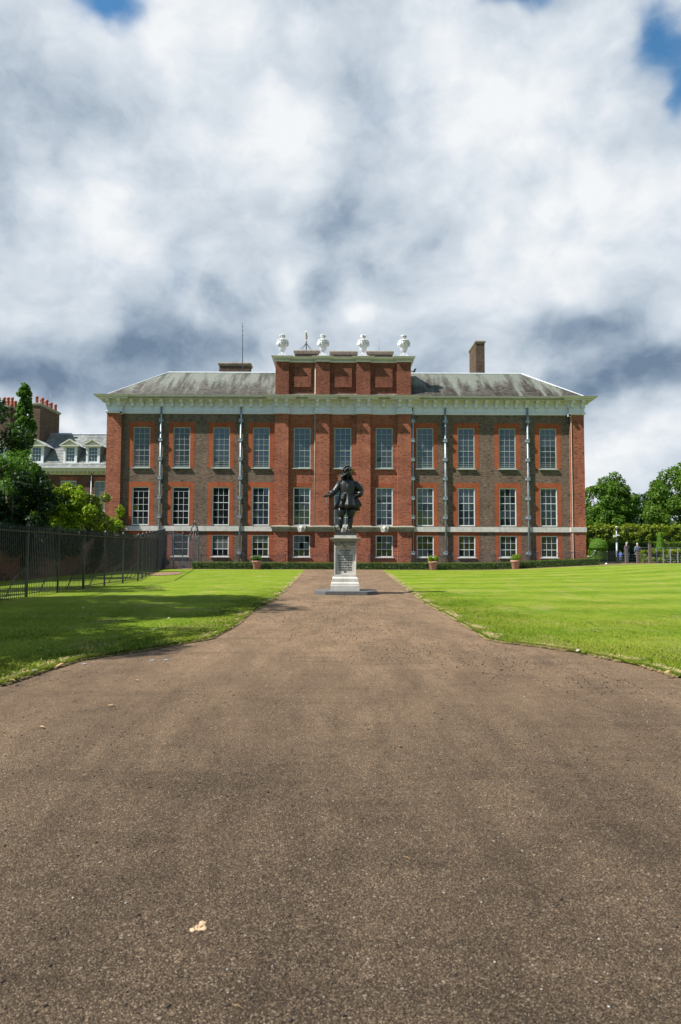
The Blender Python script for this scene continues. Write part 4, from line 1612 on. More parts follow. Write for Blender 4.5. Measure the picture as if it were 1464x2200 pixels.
m_.quad((WX0, ye0, wz_e), (WX1, ye0, wz_e), (WX1, 70.2, zr), (WX0, 70.2, zr))
m_.quad((WX0, 70.2, zr), (WX1, 70.2, zr), (WX1, 75, wz_e), (WX0, 75, wz_e))
wr = m_.build('roof', M_slate2, wing)
slates(lambda t: fx(-25, 980, 66), lambda t: WX1 - .02, ye0, wz_e, 70.2, zr, .42, 22, M_slate2, wr)
m_ = MB(); m_.tube([(WX0, 70.2, zr + .05), (WX1, 70.2, zr + .05)], .13, 8); m_.build('ridge_roll', M_lead, wr)
m_ = MB(); m_.box(WX0, WX1, ye0 - .09, ye0 + .12, wz_e - .02, wz_e + .10); m_.build('gutter', M_leadpale, wc)
sl = (zr - wz_e) / (70.2 - ye0)
for a, b in ((137, 165), (185.5, 214), (64, 93), (-17, 12)):
    xa, xb = fx(a, 975, 66.2), fx(b, 975, 66.2)
    zb, zt_ = at(150, 992, 66.2).z, at(150, 958, 66.2).z
    y0 = 66.2
    zb = max(zb, wz_e + sl * (y0 - ye0) - .05)
    m_ = MB()
    yb = ye0 + (zt_ + .55 - wz_e) / sl + .3
    m_.box(xa + .02, xb - .02, y0 + .14, yb, zb - .6, zt_)
    d = m_.build('dormer', M_lead, wing)
    apex = zt_ + .62
    m_ = MB()
    xc = (xa + xb) / 2
    hw_ = (xb - xa) / 2 + .34
    m_.add([(xc - hw_, y0 - .22, zt_ - .02), (xc + hw_, y0 - .22, zt_ - .02), (xc, y0 - .22, apex), (xc - hw_, yb, zt_ - .02), (xc + hw_, yb, zt_ - .02), (xc, yb + .4, apex),
            ], [(0, 2, 5, 3), (1, 4, 5, 2), (0, 3, 4, 1)])
    m_.build('dormer_roof', M_leadpale, d)
    m_ = MB()
    m_.prism([(xc - hw_ + .06, zt_ + .0), (xc + hw_ - .06, zt_ + .0), (xc, apex - .06)], y0 - .12, y0 - .02)
    m_.bar((xc - hw_, y0 - .2, zt_), (xc, y0 - .2, apex), .14, .12)
    m_.bar((xc + hw_, y0 - .2, zt_), (xc, y0 - .2, apex - .002), .14, .12)
    m_.box(xc - hw_ + .03, xc + hw_ - .03, y0 - .26, y0 + .1, zt_ - .07, zt_ + .05)
    m_.build('pediment', M_cream, d)
    m_ = MB()
    m_.box(xa - .02, xa + .17, y0, y0 + .16, zb - .06, zt_ - .06); m_.box(xb - .17, xb + .02, y0, y0 + .16, zb - .06, zt_ - .06)
    m_.box(xa - .06, xb + .06, y0 - .05, y0 + .16, zb - .16, zb - .06)
    m_.build('surround', M_white, d)
    add_window(d, xc, zb - .05, zt_ - .08, y0 + .04, (xb - xa) / 2 - .17, 3, 4, 2, M_white, lambda r, c: M_glasssky, None, name='window')
# chimney stacks with orange pots
def pot(x, y, z, h, par):
    m_ = MB()
    m_.lathe((x, y, z), [(.17, 0), (.155, .1), (.135, h * .75), (.15, h * .8), (.17, h * .82), (.17, h * .9), (.14, h * .92), (.14, h)], 12)
    m_.build('chimney_pot', M_potred, par, True)


for pa, pb, y0, y1, top in ((69, 86.5, 67.6, 72.3, 866), (-12, 22.5, 67.6, 69.2, 872)):
    xa, xb = fx(pa, 880, y0), fx(pb, 880, y0)
    zt_ = at(77, top, y0).z
    m_ = MB(); m_.box(xa, xb, y0, y1, 9.5, zt_ - .2)
    cs = m_.build('chimney', M_stack, wing)
    m_ = MB(); m_.sweep(xa, xb, y0, y1, [(0, zt_ - .25), (.08, zt_ - .2), (.14, zt_ - .08), (.14, zt_), (0, zt_ + .04)], True, True); m_.build('chimney_cap', M_stonew, cs)
    if pa > 0:
        for k in range(8):
            pot(lerp(xa, xb, .3 if k % 2 == 0 else .72), y0 + .45 + k * .53, zt_, .80 - .03 * (k % 3), cs)
    else:
        for k in range(6):
            pot(lerp(xa, xb, .97 - (k // 2) * .25), y0 + .4 + (k % 2) * .7, zt_, .95 - .2 * (k % 2), cs)
m_ = MB(); x = fx(195.5, 1050, 65.8); m_.tube([(x, 65.86, 0), (x, 65.86, wz_w + .3)], .05, 8); m_.build('rainwater_pipe', M_pipe, wing, True)

# ================================================================== STATUE AND PEDESTAL
SY = 23.35
PX = at(742, 1200, 22.95).x


def pz(py, Y=22.95):
    return at(742, py, Y).z


# stone step with cut corners
step = thing('stone_step', (PX, SY, 0), 'low dark grey stone step with cut corners beneath the inscribed pedestal', 'step')
sx0, sx1 = at(677, 1272, 22.9).x, at(811.5, 1272, 22.9).x
zs = .115
m_ = MB()
ch = .36
y0, y1 = 22.52, 24.25
o8 = [(sx0 + ch, y0), (sx1 - ch, y0), (sx1, y0 + ch), (sx1, y1 - ch), (sx1 - ch, y1), (sx0 + ch, y1), (sx0, y1 - ch), (sx0, y0 + ch)]
m_.rings([[(x, y, -.05) for x, y in o8], [(x, y, zs - .012) for x, y in o8], [(x * .996 + PX * .004, y * .9995 + SY * .0005, zs) for x, y in o8]])
m_.build('step_slab', M_slatestep, step)
m_ = MB()
for x in (PX - .02,):
    m_.box(x - .006, x + .006, y0 - .001, y0 + .02, .0, zs - .01)
m_.build('joint', M_black, step)

ped = thing('pedestal', (PX, SY, zs), 'pale stone pedestal with a lettered inscription and carved shield under the bronze figure', 'pedestal')
cs3 = lambda xc: (xc - 710) / 549.0
PW = .372                       # half width of the die
PD = .36


def blk(name, prof, mat=M_stone, par=ped):
    m = MB()
    m.sweep(PX - PW, PX + PW, SY - PD, SY + PD, prof, True, True)
    return m.build(name, mat, par)


zA = zs + .001
zp = [pz(v) for v in (1257.5, 1253.5, 1245, 1240, 1167.5, 1163, 1156, 1150)]
blk('plinth', [(.115, zA), (.115, zp[0] - .01), (.105, zp[0])])
blk('base_moulding', [(.104, zp[0] + .001), (.10, zp[1]), (.068, zp[1] + .045), (.066, zp[2] + .02), (.055, zp[2] + .05), (.03, zp[3] - .01), (.0, zp[3])])
# die with sunk panel
zd0, zd1 = zp[3], zp[4] - .0
px0, px1 = PX + cs3(545), PX + cs3(885)
pn0, pn1 = pz(1234.5), pz(1176)
holed = holed_wall(PX - PW, PX + PW, zd0, zd1, SY - PD, [(px0 - .03, px1 + .03, pn0 - .02, pn1)], .09)
die = holed
die.box(px0 - .04, px1 + .04, SY - PD + .075, SY + .2, pn0 - .03, pn1 + .01)
for q in ((PX - PW, SY - PD, PX - PW, SY + PD), (PX + PW, SY - PD, PX + PW, SY + PD), (PX - PW, SY + PD, PX + PW, SY + PD)):
    die.quad((q[0], q[1], zd0), (q[2], q[3], zd0), (q[2], q[3], zd1), (q[0], q[1], zd1))
die.box(px0 - .03, px1 + .03, SY - PD + .002, SY - PD + .07, pn0 - .02, pn0 + .0)
die.build('die', M_stone, ped)
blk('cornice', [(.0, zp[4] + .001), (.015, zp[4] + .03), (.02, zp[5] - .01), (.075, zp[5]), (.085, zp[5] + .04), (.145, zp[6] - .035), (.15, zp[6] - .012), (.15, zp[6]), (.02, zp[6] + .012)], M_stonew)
m_ = MB()
for k in range(15):
    x = PX - .40 + k * .80 / 14
    m_.box(x - .014, x + .014, SY - PD - .112, SY - PD - .05, zp[5] + .012, zp[5] + .045)
m_.build('dentils', M_stone, ped, kind='stuff')
blk('upper_block', [(.005, zp[6] + .013), (.005, zp[7])])
# carved shield and swags
m_ = MB()
cy = SY - PD - .01
c0z = pz(1168)
m_.prism([(PX - .09, c0z + .03), (PX + .09, c0z + .03), (PX + .085, c0z - .05), (PX, c0z - .12), (PX - .085, c0z - .05)], cy - .05, cy + .05)
for s in (-1, 1):
    for k in range(9):
        u = k / 8
        m_.ball((PX + s * (.11 + u * .22), cy - .02 + .02 * u, c0z + .02 - .06 * math.sin(u * 3.1) - .02 * u), (.028, .03, .024), 7, 5, .3)
    m_.tube([(PX + s * (.10 + .02 * math.cos(a)), cy - .03, c0z + .05 + .02 * math.sin(a)) for a in np.linspace(0, 5, 9)], .012, 6)
    m_.ball((PX + s * .33, cy, c0z - .01), (.035, .03, .06), 8, 6, .2)
for k in range(5):
    m_.ball((PX - .06 + k * .03, cy - .05, c0z + .055), .02, 6, 5)
m_.build('carved_shield', M_stonew, ped, True)
# inscription in raised lead letters
lines = ['WILLIAM III', 'OF ORANGE', 'KING OF GREAT BRITAIN', 'AND IRELAND 1689-1702', 'PRESENTED BY WILLIAM II', 'GERMAN EMPEROR AND', 'KING OF PRUSSIA TO', 'KING EDWARD VII FOR', 'THE BRITISH NATION', '1907']
wid = [.40, .26, .53, .53, .53, .50, .46, .46, .45, .09]
ypx = [1183, 1188.6, 1193.6, 1198.6, 1203.8, 1209, 1214.2, 1219.6, 1224.6, 1229]
for k, (s, w) in enumerate(zip(lines, wid)):
    cu = bpy.data.curves.new('inscription', 'FONT')
    cu.body = s
    cu.align_x = 'CENTER'
    cu.align_y = 'CENTER'
    cu.size = 0.085 if k == 0 else 0.066
    cu.extrude = 0.003
    cu.offset = 0.0016
    cu.resolution_u = 2
    to = bpy.data.objects.new('inscription', cu)
    col.objects.link(to)
    bpy.context.view_layer.update()
    wn = max(1e-3, to.dimensions.x)
    me = bpy.data.meshes.new_from_object(to)
    bpy.data.objects.remove(to)
    me.materials.clear(); me.materials.append(M_letter)
    o = bpy.data.objects.new('inscription_line', me)
    col.objects.link(o)
    o.parent = ped
    o.rotation_euler = (R(90), 0, 0)
    o.scale = (w * .98 / wn, 1.0, 1.0)
    o.location = Vector((PX, SY - PD + .072, pz(ypx[k], 23.0))) - ORG[ped.name]

# ---- the bronze figure
SB = zp[7] + .001
sta = thing('statue', (PX, SY, SB), 'dark bronze statue of a man in plumed hat and flared coat leaning on a cane', 'statue')
m_ = MB(); m_.box(PX - .355, PX + .345, SY - .34, SY + .34, SB, SB + .105); m_.build('bronze_base', M_black, sta)
FB = SB + .105


def S(xc, yc, y=0.0):
    return Vector((PX - .0 + cs3(xc) + .012, SY + y, FB + (1475 - yc) / 549.0))


def skin_mesh(name, verts, edges, rad, root, mat, parent, sub=2):
    me = bpy.data.meshes.new(name)
    off = ORG[parent.name]
    me.from_pydata([tuple(Vector(v) - off) for v in verts], edges, [])
    o = bpy.data.objects.new(name, me)
    col.objects.link(o)
    o.parent = parent
    ORG[o.name] = off
    sk = o.modifiers.new('skin', 'SKIN')
    sk.use_smooth_shade = True
    me.skin_vertices[0].data[root].use_root = True
    for i, r in enumerate(rad):
        me.skin_vertices[0].data[i].radius = r if hasattr(r, '__len__') else (r, r)
    ss = o.modifiers.new('sub', 'SUBSURF')
    ss.levels = sub
    ss.render_levels = sub
    dg = bpy.context.evaluated_depsgraph_get()
    dg.update()
    nm = bpy.data.meshes.new_from_object(o.evaluated_get(dg))
    o.modifiers.clear()
    o.data = nm
    nm.materials.clear()
    nm.materials.append(mat)
    nm.polygons.foreach_set('use_smooth', [True] * len(nm.polygons))
    return o


def add_chain(V, E, Rr, start, pts):
    last = start
    for p, r in pts:
        V.append(Vector(p)); Rr.append(r); E.append((last, len(V) - 1)); last = len(V) - 1
    return last


# body: pelvis root, trunk, legs, arms and hands as one surface
V, E, RR = [S(745, 900)], [], [(.15, .12)]
ch_ = add_chain(V, E, RR, 0, [(S(745, 780), (.15, .11)), (S(745, 640, -.01), (.17, .13)), (S(745, 550, 0), (.16, .11)), (S(742, 490, .0), (.065, .065)), (S(738, 440, -.01), (.075, .08)), (S(735, 375, -.02), (.085, .095)), (S(735, 330, -.01), (.06, .07))])
torso = 3
ra = add_chain(V, E, RR, torso, [(S(625, 560, .0), .085), (S(560, 640, -.03), .075), (S(500, 720, -.08), .07), (S(430, 765, -.14), .055), (S(380, 795, -.19), .035), (S(352, 800, -.21), (.04, .028))])
for k, dz in enumerate((-14, 0, 13, 24)):
    add_chain(V, E, RR, ra, [(S(338, 795 + dz, -.235), .0125), (S(318, 800 + dz, -.24), .012), (S(312, 808 + dz, -.215), .010)])
add_chain(V, E, RR, ra, [(S(350, 782, -.22), .013), (S(335, 778, -.22), .011)])
la = add_chain(V, E, RR, torso, [(S(865, 560, .0), .085), (S(940, 620, .02), .08), (S(1010, 680, .03), .07), (S(975, 745, -.04), .06), (S(935, 780, -.10), .038), (S(905, 790, -.13), (.04, .026))])
for k, dz in enumerate((-12, 0, 11, 21)):
    add_chain(V, E, RR, la, [(S(885, 785 + dz, -.155), .0125), (S(866, 788 + dz, -.165), .0105)])
add_chain(V, E, RR, la, [(S(905, 770, -.15), .013), (S(893, 760, -.155), .011)])
for cx, kx, fxx in ((665, 635, 612), (810, 800, 785)):
    add_chain(V, E, RR, 0, [(S(cx, 1010, -.0), .125), (S(kx + 8, 1120, -.03), .10), (S(kx, 1200, -.02), .068), (S(kx - 8, 1285, .0), .072), (S(fxx, 1400, .02), .042), (S(fxx - 3, 1440, -.0), .048), (S(fxx - 10 if cx < 700 else fxx + 14, 1458, -.13), (.045, .032)), (S(fxx - 14 if cx < 700 else fxx + 22, 1462, -.19), (.03, .02))])
skin_mesh('figure', V, E, RR, 0, M_bronze, sta)
# face, turned slightly and shaded by the brim
m_ = MB()
hc = S(742, 405, -.03)
m_.ball(hc, (.085, .10, .125), 16, 12)
m_.ball(hc + Vector((0, -.10, -.005)), (.014, .025, .028), 8, 6)
for s in (-1, 1):
    m_.ball(hc + Vector((s * .033, -.088, .022)), (.014, .01, .008), 6, 5)
m_.ball(hc + Vector((0, -.088, -.05)), (.028, .012, .009), 8, 5)
m_.ball(hc + Vector((0, -.07, -.095)), (.03, .03, .025), 8, 5)
m_.build('face', M_bronze, sta, True)
# long curled wig
m_ = MB()
g = random.Random(3)
for s in (-1, 1):
    for k in range(34):
        u = g.random()
        m_.ball(S(738, 400) + Vector((s * (.075 + .115 * u + g.random() * .035), g.uniform(-.12, .10), .05 - u * .27)), (.044, .048, .055), 7, 6, .35)
for k in range(16):
    m_.ball(S(738, 430) + Vector((g.uniform(-.14, .14), .09 + g.random() * .06, g.uniform(-.22, .08))), .055, 7, 6, .3)
m_.ball(S(735, 398, .02), (.115, .12, .15), 14, 10, .08)
for k in range(12):
    m_.ball(S(650 + 15 * k, 478 + 10 * math.sin(k * 2.2), -.02), (.05, .08, .045), 7, 6, .3)
m_.build('curled_wig', M_bronze, sta, True)
# hat: broad wavy brim tilted down to one side, round crown, plumes
m_ = MB()
bc_ = S(722, 368, -.02)
rings_b = []
for rr, th in ((.05, 0), (.12, .0), (.20, -.004), (.255, .012), (.258, .034), (.20, .026), (.12, .034), (.05, .04)):
    ring = []
    for k in range(30):
        a = 2 * math.pi * k / 30
        x, y = rr * 1.0 * math.cos(a), rr * 1.05 * math.sin(a)
        z = x * .36 + th + (rr / .2) ** 2 * (.030 * math.cos(2 * a + .6) - .012 * math.cos(3 * a)) - (.02 if math.cos(a) < -.5 else 0) * (rr / .2)
        ring.append((bc_.x + x, bc_.y + y, bc_.z + z))
    rings_b.append(ring)
m_.rings(rings_b)
hat = m_.build('hat_brim', M_bronze, sta, True)
m_ = MB()
m_.lathe(S(728, 352, 0), [(.15, -.03), (.155, .04), (.145, .11), (.115, .16), (.05, .19)], 20, lambda t, z: 1 + .04 * math.sin(3 * t + z * 20))
m_.build('crown', M_bronze, hat, True)
m_ = MB()
for k in range(15):
    a = k / 14 * 5.0 + 2.6
    m_.ball(S(728, 330, 0) + Vector((math.cos(a) * .145, math.sin(a) * .145, .01 + .055 * math.sin(k * 1.9) ** 2 + .03)), (.05, .05, .04), 8, 6, .35)
for k in range(9):
    u = k / 8
    m_.ball(S(660 + 130 * u, 290 - 70 * math.sin(u * 2.6), -.07), (.045, .045, .035), 8, 6, .4)
m_.build('plumes', M_bronze, hat, True)


# coat: folded loft
def loft(levels, n=64, fold=8, ph=0.0, amp_f=1.0):
    rs = []
    for (yc, cx, rx, ry, amp, dy) in levels:
        ring = []
        for k in range(n):
            a = 2 * math.pi * k / n
            f = 1 + amp * amp_f * (math.sin(fold * a + ph + (yc - 700) * .004) + .45 * math.sin(fold * 2.3 * a + 1.3))
            front = max(0, -math.sin(a))
            zz = yc - (0 if yc < 980 else 1) * (30 * front * math.cos(a) ** 2 + 34 * front)
            p = S(cx, zz, dy)
            ring.append((p.x + rx * math.cos(a) * f, p.y + ry * math.sin(a) * f, p.z))
        rs.append(ring)
    return rs


m_ = MB()
m_.rings(loft([(455, 740, .10, .10, .02, 0), (485, 742, .20, .14, .02, 0), (515, 745, .285, .17, .02, 0), (560, 745, .30, .19, .03, 0), (640, 742, .275, .20, .035, -.01), (720, 742, .255, .185, .03, -.01), (752, 742, .26, .185, .03, -.01), (800, 742, .29, .21, .05, 0),
               (900, 742, .315, .25, .09, .0), (980, 745, .345, .28, .13, 0), (1050, 748, .365, .30, .15, 0), (1052, 748, .33, .27, .15, 0), (960, 742, .29, .23, .06, 0)]), True, False)
m_.build('coat', M_bronze, sta, True)
m_ = MB()   # breastplate with a centre ridge and collar
ring = []
rs = []
for yc, w, d in ((560, .13, .175), (600, .17, .205), (660, .175, .215), (720, .165, .20), (748, .155, .185)):
    ring = []
    for k in range(13):
        a = (k / 12 - .5) * 2
        ring.append(S(742, yc) + Vector((a * w, -d + .05 * abs(a) ** 1.2 + (a * a) * .06, 0)))
    rs.append(ring)
m_.rings(rs, False, False)
m_.build('breastplate', M_bronze, sta, False)
m_ = MB()   # sash and its hanging bow
for dy, r in ((0, .030), (14, .026)):
    m_.tube([S(742, 748 + dy) + Vector((.232 * math.cos(a), .178 * math.sin(a), .015 * math.sin(a * 3))) for a in np.linspace(0, 6.283, 30)], r, 8)
for dx, l, w in ((-70, 150, .030), (-40, 190, .034), (-95, 120, .028), (-20, 130, .026)):
    m_.tube([S(690, 750, -.19), S(690 + dx * .4, 800, -.235), S(690 + dx * .8, 750 + l, -.25)], [.018, w, w * .8], 8, (1, .5))
m_.ball(S(690, 760, -.2), (.05, .035, .04), 8, 6, .2)
m_.ball(S(655, 850, -.24), (.05, .04, .05), 8, 6, .3)
m_.build('waist_sash', M_bronze, sta, True)
m_ = MB()   # cravat and collar frill
for k in range(22):
    u = k / 21
    m_.ball(S(650 + 170 * u, 505 + 30 * math.sin(u * 3.14) + (k % 3) * 8, -.12 - .05 * math.sin(u * 3.14)), (.026, .024, .024), 7, 5, .4)
for k in range(10):
    m_.ball(S(700 + (k % 3) * 18, 540 + k * 7, -.175), (.022, .018, .022), 6, 5, .3)
m_.build('lace_cravat', M_bronze, sta, True)
m_ = MB()   # coat sleeves with deep turned cuffs, skirts swinging out at both sides
m_.tube([S(612, 530), S(560, 620, -.02), S(505, 700, -.07), S(462, 735, -.10)], [.105, .11, .10, .09], 14)
m_.tube([S(500, 705, -.07), S(455, 745, -.11), S(425, 770, -.14)], [.095, .115, .12], 16)
m_.tube([S(470, 760, -.10), S(430, 800, -.12), S(405, 850, -.11)], [.07, .06, .02], 10, (1, .6))
m_.tube([S(872, 530), S(935, 605, .02), S(990, 660, .03), S(1010, 690, .02)], [.12, .135, .12, .095], 14)
m_.tube([S(1015, 680, .02), S(985, 740, -.03), S(950, 775, -.08)], [.085, .11, .105], 16)
m_.ball(S(1030, 658, .03), (.03, .04, .03), 8, 6)
m_.build('coat_sleeves', M_bronze, sta, True)
m_ = MB()
for pts, r in (([(640, 800), (585, 900), (520, 1000), (482, 1042)], [.05, .07, .055, .03]), ([(620, 840), (590, 930), (560, 1010)], [.05, .07, .05]), ([(860, 800), (925, 880), (985, 960), (1005, 985)], [.06, .10, .07, .025]), ([(870, 850), (920, 960), (945, 1065)], [.07, .11, .06])):
    m_ = MB()
    m_.tube([S(x, y, -.04 + .02 * i) for i, (x, y) in enumerate(pts)], r, 10, (1, .55))
    m_.build('coat_fold', M_bronze, sta, True)
m_ = MB()   # baggy breeches and bucket boot tops
for cx, kx in ((635, 626), (820, 806)):
    m_.tube([S(cx + 10, 1010), S(cx, 1080, -.02), S(kx + 2, 1150, -.02), S(kx, 1195, -.01)], [.145, .16, .13, .085], 16)
    m_.tube([S(kx, 1190, -.01), S(kx - 3, 1260, .0), S(kx - 8, 1330, .01), S(kx - 12, 1395, .02)], [.098, .092, .078, .07], 14)
    m_.tube([S(kx - 10, 1370, .015), S(kx - 12, 1385, .02)], [.075, .072], 12)
m_.build('breeches_and_boots', M_bronze, sta, True)
m_ = MB()
m_.tube([S(322, 806, -.235), S(430, 1130, -.235), S(545, 1472, -.235)], [.016, .014, .012], 8)
m_.ball(S(316, 795, -.235), (.04, .035, .035), 10, 8)
m_.build('cane', M_bronze, sta, True)
m_ = MB()   # sword hilt and scabbard behind
m_.tube([S(850, 900, .12), S(980, 1060, .26)], [.018, .012], 8)
m_.build('scabbard', M_bronze, sta, True)

m_ = MB()   # cloak bunched over the bent arm
cl_pts = [(860, 505), (930, 560), (1000, 620), (1038, 665), (1030, 720), (985, 775), (950, 800), (960, 880), (930, 930), (850, 900), (830, 700)]
m_.rings([[S(x + random.uniform(-6, 6), y, .05 + .03 * math.sin(i * 2.1)) for i, (x, y) in enumerate(cl_pts)], [S(x, y, .15) for x, y in cl_pts]])
m_.build('cloak', M_bronze, sta)

# ================================================================== HEDGES, POTS, RAILINGS
box0, box1 = at(413.5, 1215, 56.6).x, at(1286, 1206, 56.9).x
hedge('box_hedge', 'long low clipped box hedge between the lawns and the palace railings', box0, box1, 56.5, 57.2, terrain, .56, L_box, 260, .075, rough=.018)


def potplant(px, Y, lab, k):
    x = fx(px, 1215, Y)
    z = terrain(x, Y)
    t = thing('plant_pot', (x, Y, z), lab, 'plant pot', 'terracotta pots along the hedge')
    m_ = MB()
    m_.lathe((x, Y, z), [(.24, 0), (.26, .02), (.36, .56), (.385, .58), (.40, .60), (.40, .68), (.37, .70), (.34, .69), (.33, .60)], 24)
    m_.build('pot', M_terra, t, True)
    cl = [(x + random.uniform(-.33, .33), Y + random.uniform(-.3, .3), z + .80 + random.uniform(-.06, .26), .17) for _ in range(16)]
    foliage_obj('foliage', cl, 1500, .085, L_shrub if k == 0 else L_tree, t)
    return t


potplant(552, 55.9, 'terracotta pot of bushy dark green leaves, the one nearest the iron fence', 1)
potplant(931, 55.9, 'terracotta pot of pale yellow green leaves, between the statue and the spiky pot', 0)
potplant(1108, 55.9, 'terracotta pot of spiky leaves by the hedge, closest to the topiary dome', 0)


def railing(name, label, pts, pk, h, hp, spacing, mat, postevery, pr=.0085, fin=.07, stays=False, cat='railings', hf=None, gf=terrain):
    """iron railing along ground points; hf(t) gives rail height"""
    t = thing(name, (pts[0][0], pts[0][1], gf(*pts[0][:2])), label, cat)
    pick = MB()
    tot = 0
    segs = []
    for a, b in zip(pts, pts[1:]):
        a, b = Vector((a[0], a[1], 0)), Vector((b[0], b[1], 0))
        segs.append((a, b, tot, (b - a).length)); tot += (b - a).length
    rail, low = MB(), MB()
    for a, b, s0, L in segs:
        d = (b - a) / L
        k = max(1, int(L / 2.3))
        for i in range(k):
            u, v = a + d * L * i / k, a + d * L * (i + 1) / k
            hu, hv = (hf(s0 + L * i / k), hf(s0 + L * (i + 1) / k)) if hf else (h, h)
            zu_, zv = gf(u.x, u.y), gf(v.x, v.y)
            rail.bar((u.x, u.y, zu_ + hu), (v.x, v.y, zv + hv), .045, .03)
            low.bar((u.x, u.y, zu_ + .14), (v.x, v.y, zv + .14), .04, .025)
        sg = spacing[segs.index((a, b, s0, L))] if isinstance(spacing, tuple) else spacing
        n = int(L / sg)
        for i in range(n):
            s = (i + .5) * sg
            p = a + d * s
            z = gf(p.x, p.y)
            hh = (hf(s0 + s) if hf else h) + hp
            w = pr
            q = Vector((-d.y, d.x, 0)) * w
            e = d * w
            v0 = [p - q - e, p - q + e, p + q + e, p + q - e]
            pick.add([(c.x, c.y, z + .03) for c in v0] + [(c.x, c.y, z + hh - .08) for c in v0] + [(p.x, p.y, z + hh)],
                     [(0, 1, 5, 4), (1, 2, 6, 5), (2, 3, 7, 6), (3, 0, 4, 7), (4, 5, 8), (5, 6, 8), (6, 7, 8), (7, 4, 8)])
    rail.build('top_rail', mat, t)
    low.build('bottom_rail', mat, t)
    pick.build('pickets', mat, t, kind='stuff')
    for s in postevery:
        for a, b, s0, L in segs:
            if s0 - 1e-6 <= s <= s0 + L + 1e-6:
                p = a + (b - a) * ((s - s0) / L)
                d = (b - a) / L
                break
        z = gf(p.x, p.y)
        hh = (hf(s) if hf else h)
        m = MB()
        w = .028
        m.box(p.x - w, p.x + w, p.y - w, p.y + w, z, z + hh + .06)
        po = m.build('post', mat, t)
        m = MB()
        m.lathe((p.x, p.y, z + hh + .06), [(.02, 0), (.045, .015), (.03, .03), (fin * .9, .06), (fin, .10), (fin * .7, .15), (.012, .21)], 10)
        m.build('finial', mat, po, True)
        if stays:
            nrm = Vector((-d.y, d.x, 0)) * -1
            if nrm.x > 0: nrm = -nrm
            m = MB()
            f = p + nrm * .62
            m.bar((p.x, p.y, z + .95), (p.x + nrm.x * .35, p.y + nrm.y * .35, z + .62), .03)
            m.bar((p.x + nrm.x * .35, p.y + nrm.y * .35, z + .62), (f.x, f.y, z), .03)
            m.bar((p.x, p.y, z + .42), (f.x - nrm.x * .1, f.y - nrm.y * .1, z + .42), .025)
            m.build('stay', mat, po)
    return t


x0r, x1r = at(405, 1192, 58.3).x, at(1262, 1192, 58.3).x
Lr = x1r - x0r
railing('railings', 'low spiked iron railings between the box hedge and the palace wall', [(x0r, 58.3), (x1r, 58.3)], 1, 1.12, .14, .15, M_iron, [k * Lr / 9.5 + 1.1 for k in range(9)], fin=.055, gf=lambda x, y: terrain(x, y) - .02)
# tall fence down the lawn, bending and then rising to its corner
fp = [(-9.35, 12.0), (-9.35, 32.0), (-14.5, 57.0)]


def fh(s):
    if s < 20: return 2.0
    if s < 45.5: return 2.0 + (s - 20) / 25.5 * 1.13
    return 3.13 - (s - 45.5) / 2.8 * .62


posts = [k * 2.29 + 1.7 for k in range(8)] + [20 + k * 2.55 for k in range(11)]
railing('iron_fence', 'tall dark spiked iron fence running the length of the shaded lawn', fp, 1, 2.0, .20, (.118, .30), M_irong, [p for p in posts if p < 48.3], pr=.0062, fin=.062, stays=True, cat='fence', hf=fh)
railing('iron_fence', 'closely barred dark fence section sloping down from the fence peak to the scrolled arch', [(-14.5, 57.02), (-11.7, 57.3)], 1, 2.0, .10, .075, M_fenceg, [.02, .75, 1.5, 2.1, 2.78], pr=.016, fin=.062, cat='fence', hf=lambda s: 3.13 - s / 2.8 * .62)

# wrought iron arch over the garden gate by the fence end
ax, ay = at(418, 1160, 57.9).x, 57.9
zb_ = at(418, 1162, ay).z
zt_ = at(418, 1118, ay).z
t = thing('iron_arch', (ax, ay, 0), 'ornate scrolled wrought iron arch rising at the end of the tall fence', 'arch')
dirv = Vector((.24, .62, 0))
H = zt_ - zb_ - .22


def ap(u, v):
    return Vector((ax, ay, zb_)) + dirv * u + Vector((0, 0, v * H))


m_ = MB()
out_ = [ap(math.cos(a), math.sin(a)) for a in np.linspace(0, math.pi, 17)]
m_.tube([ap(1, -.9)] + out_ + [ap(-1, -.9)], .04, 6)
m_.tube([ap(.8 * math.cos(a), .86 * math.sin(a)) for a in np.linspace(0, math.pi, 15)], .018, 6)
m_.build('hoop', M_irong, t, True)
m_ = MB()
for s in (-1, 1):
    m_.tube([ap(s * (.15 + .3 * (1 - u)), u * .7) for u in np.linspace(0, 1, 8)], .02, 6)
    for k in range(5):
        c = ap(s * .88 * math.cos(.25 + k * .26), .92 * math.sin(.25 + k * .26))
        m_.tube([c + Vector((.02, .09 * math.cos(a), .09 * math.sin(a))) for a in np.linspace(0, 5.2, 9)], .014, 5)
m_.tube([ap(.28 * math.cos(a), .45 + .14 * math.sin(a)) for a in np.linspace(0, 6.28, 12)], .016, 6)
m_.tube([ap(0, 1.0), ap(0, 1.0) + Vector((0, 0, .22))], [.05, .012], 8)
m_.build('scrollwork', M_lead, t, True)
m_ = MB()
for s in (-1, 1):
    m_.bar(ap(s, -.9) - Vector((0, 0, 1.0)), ap(s, 0), .06)
m_.build('gate_post', M_irong, t)

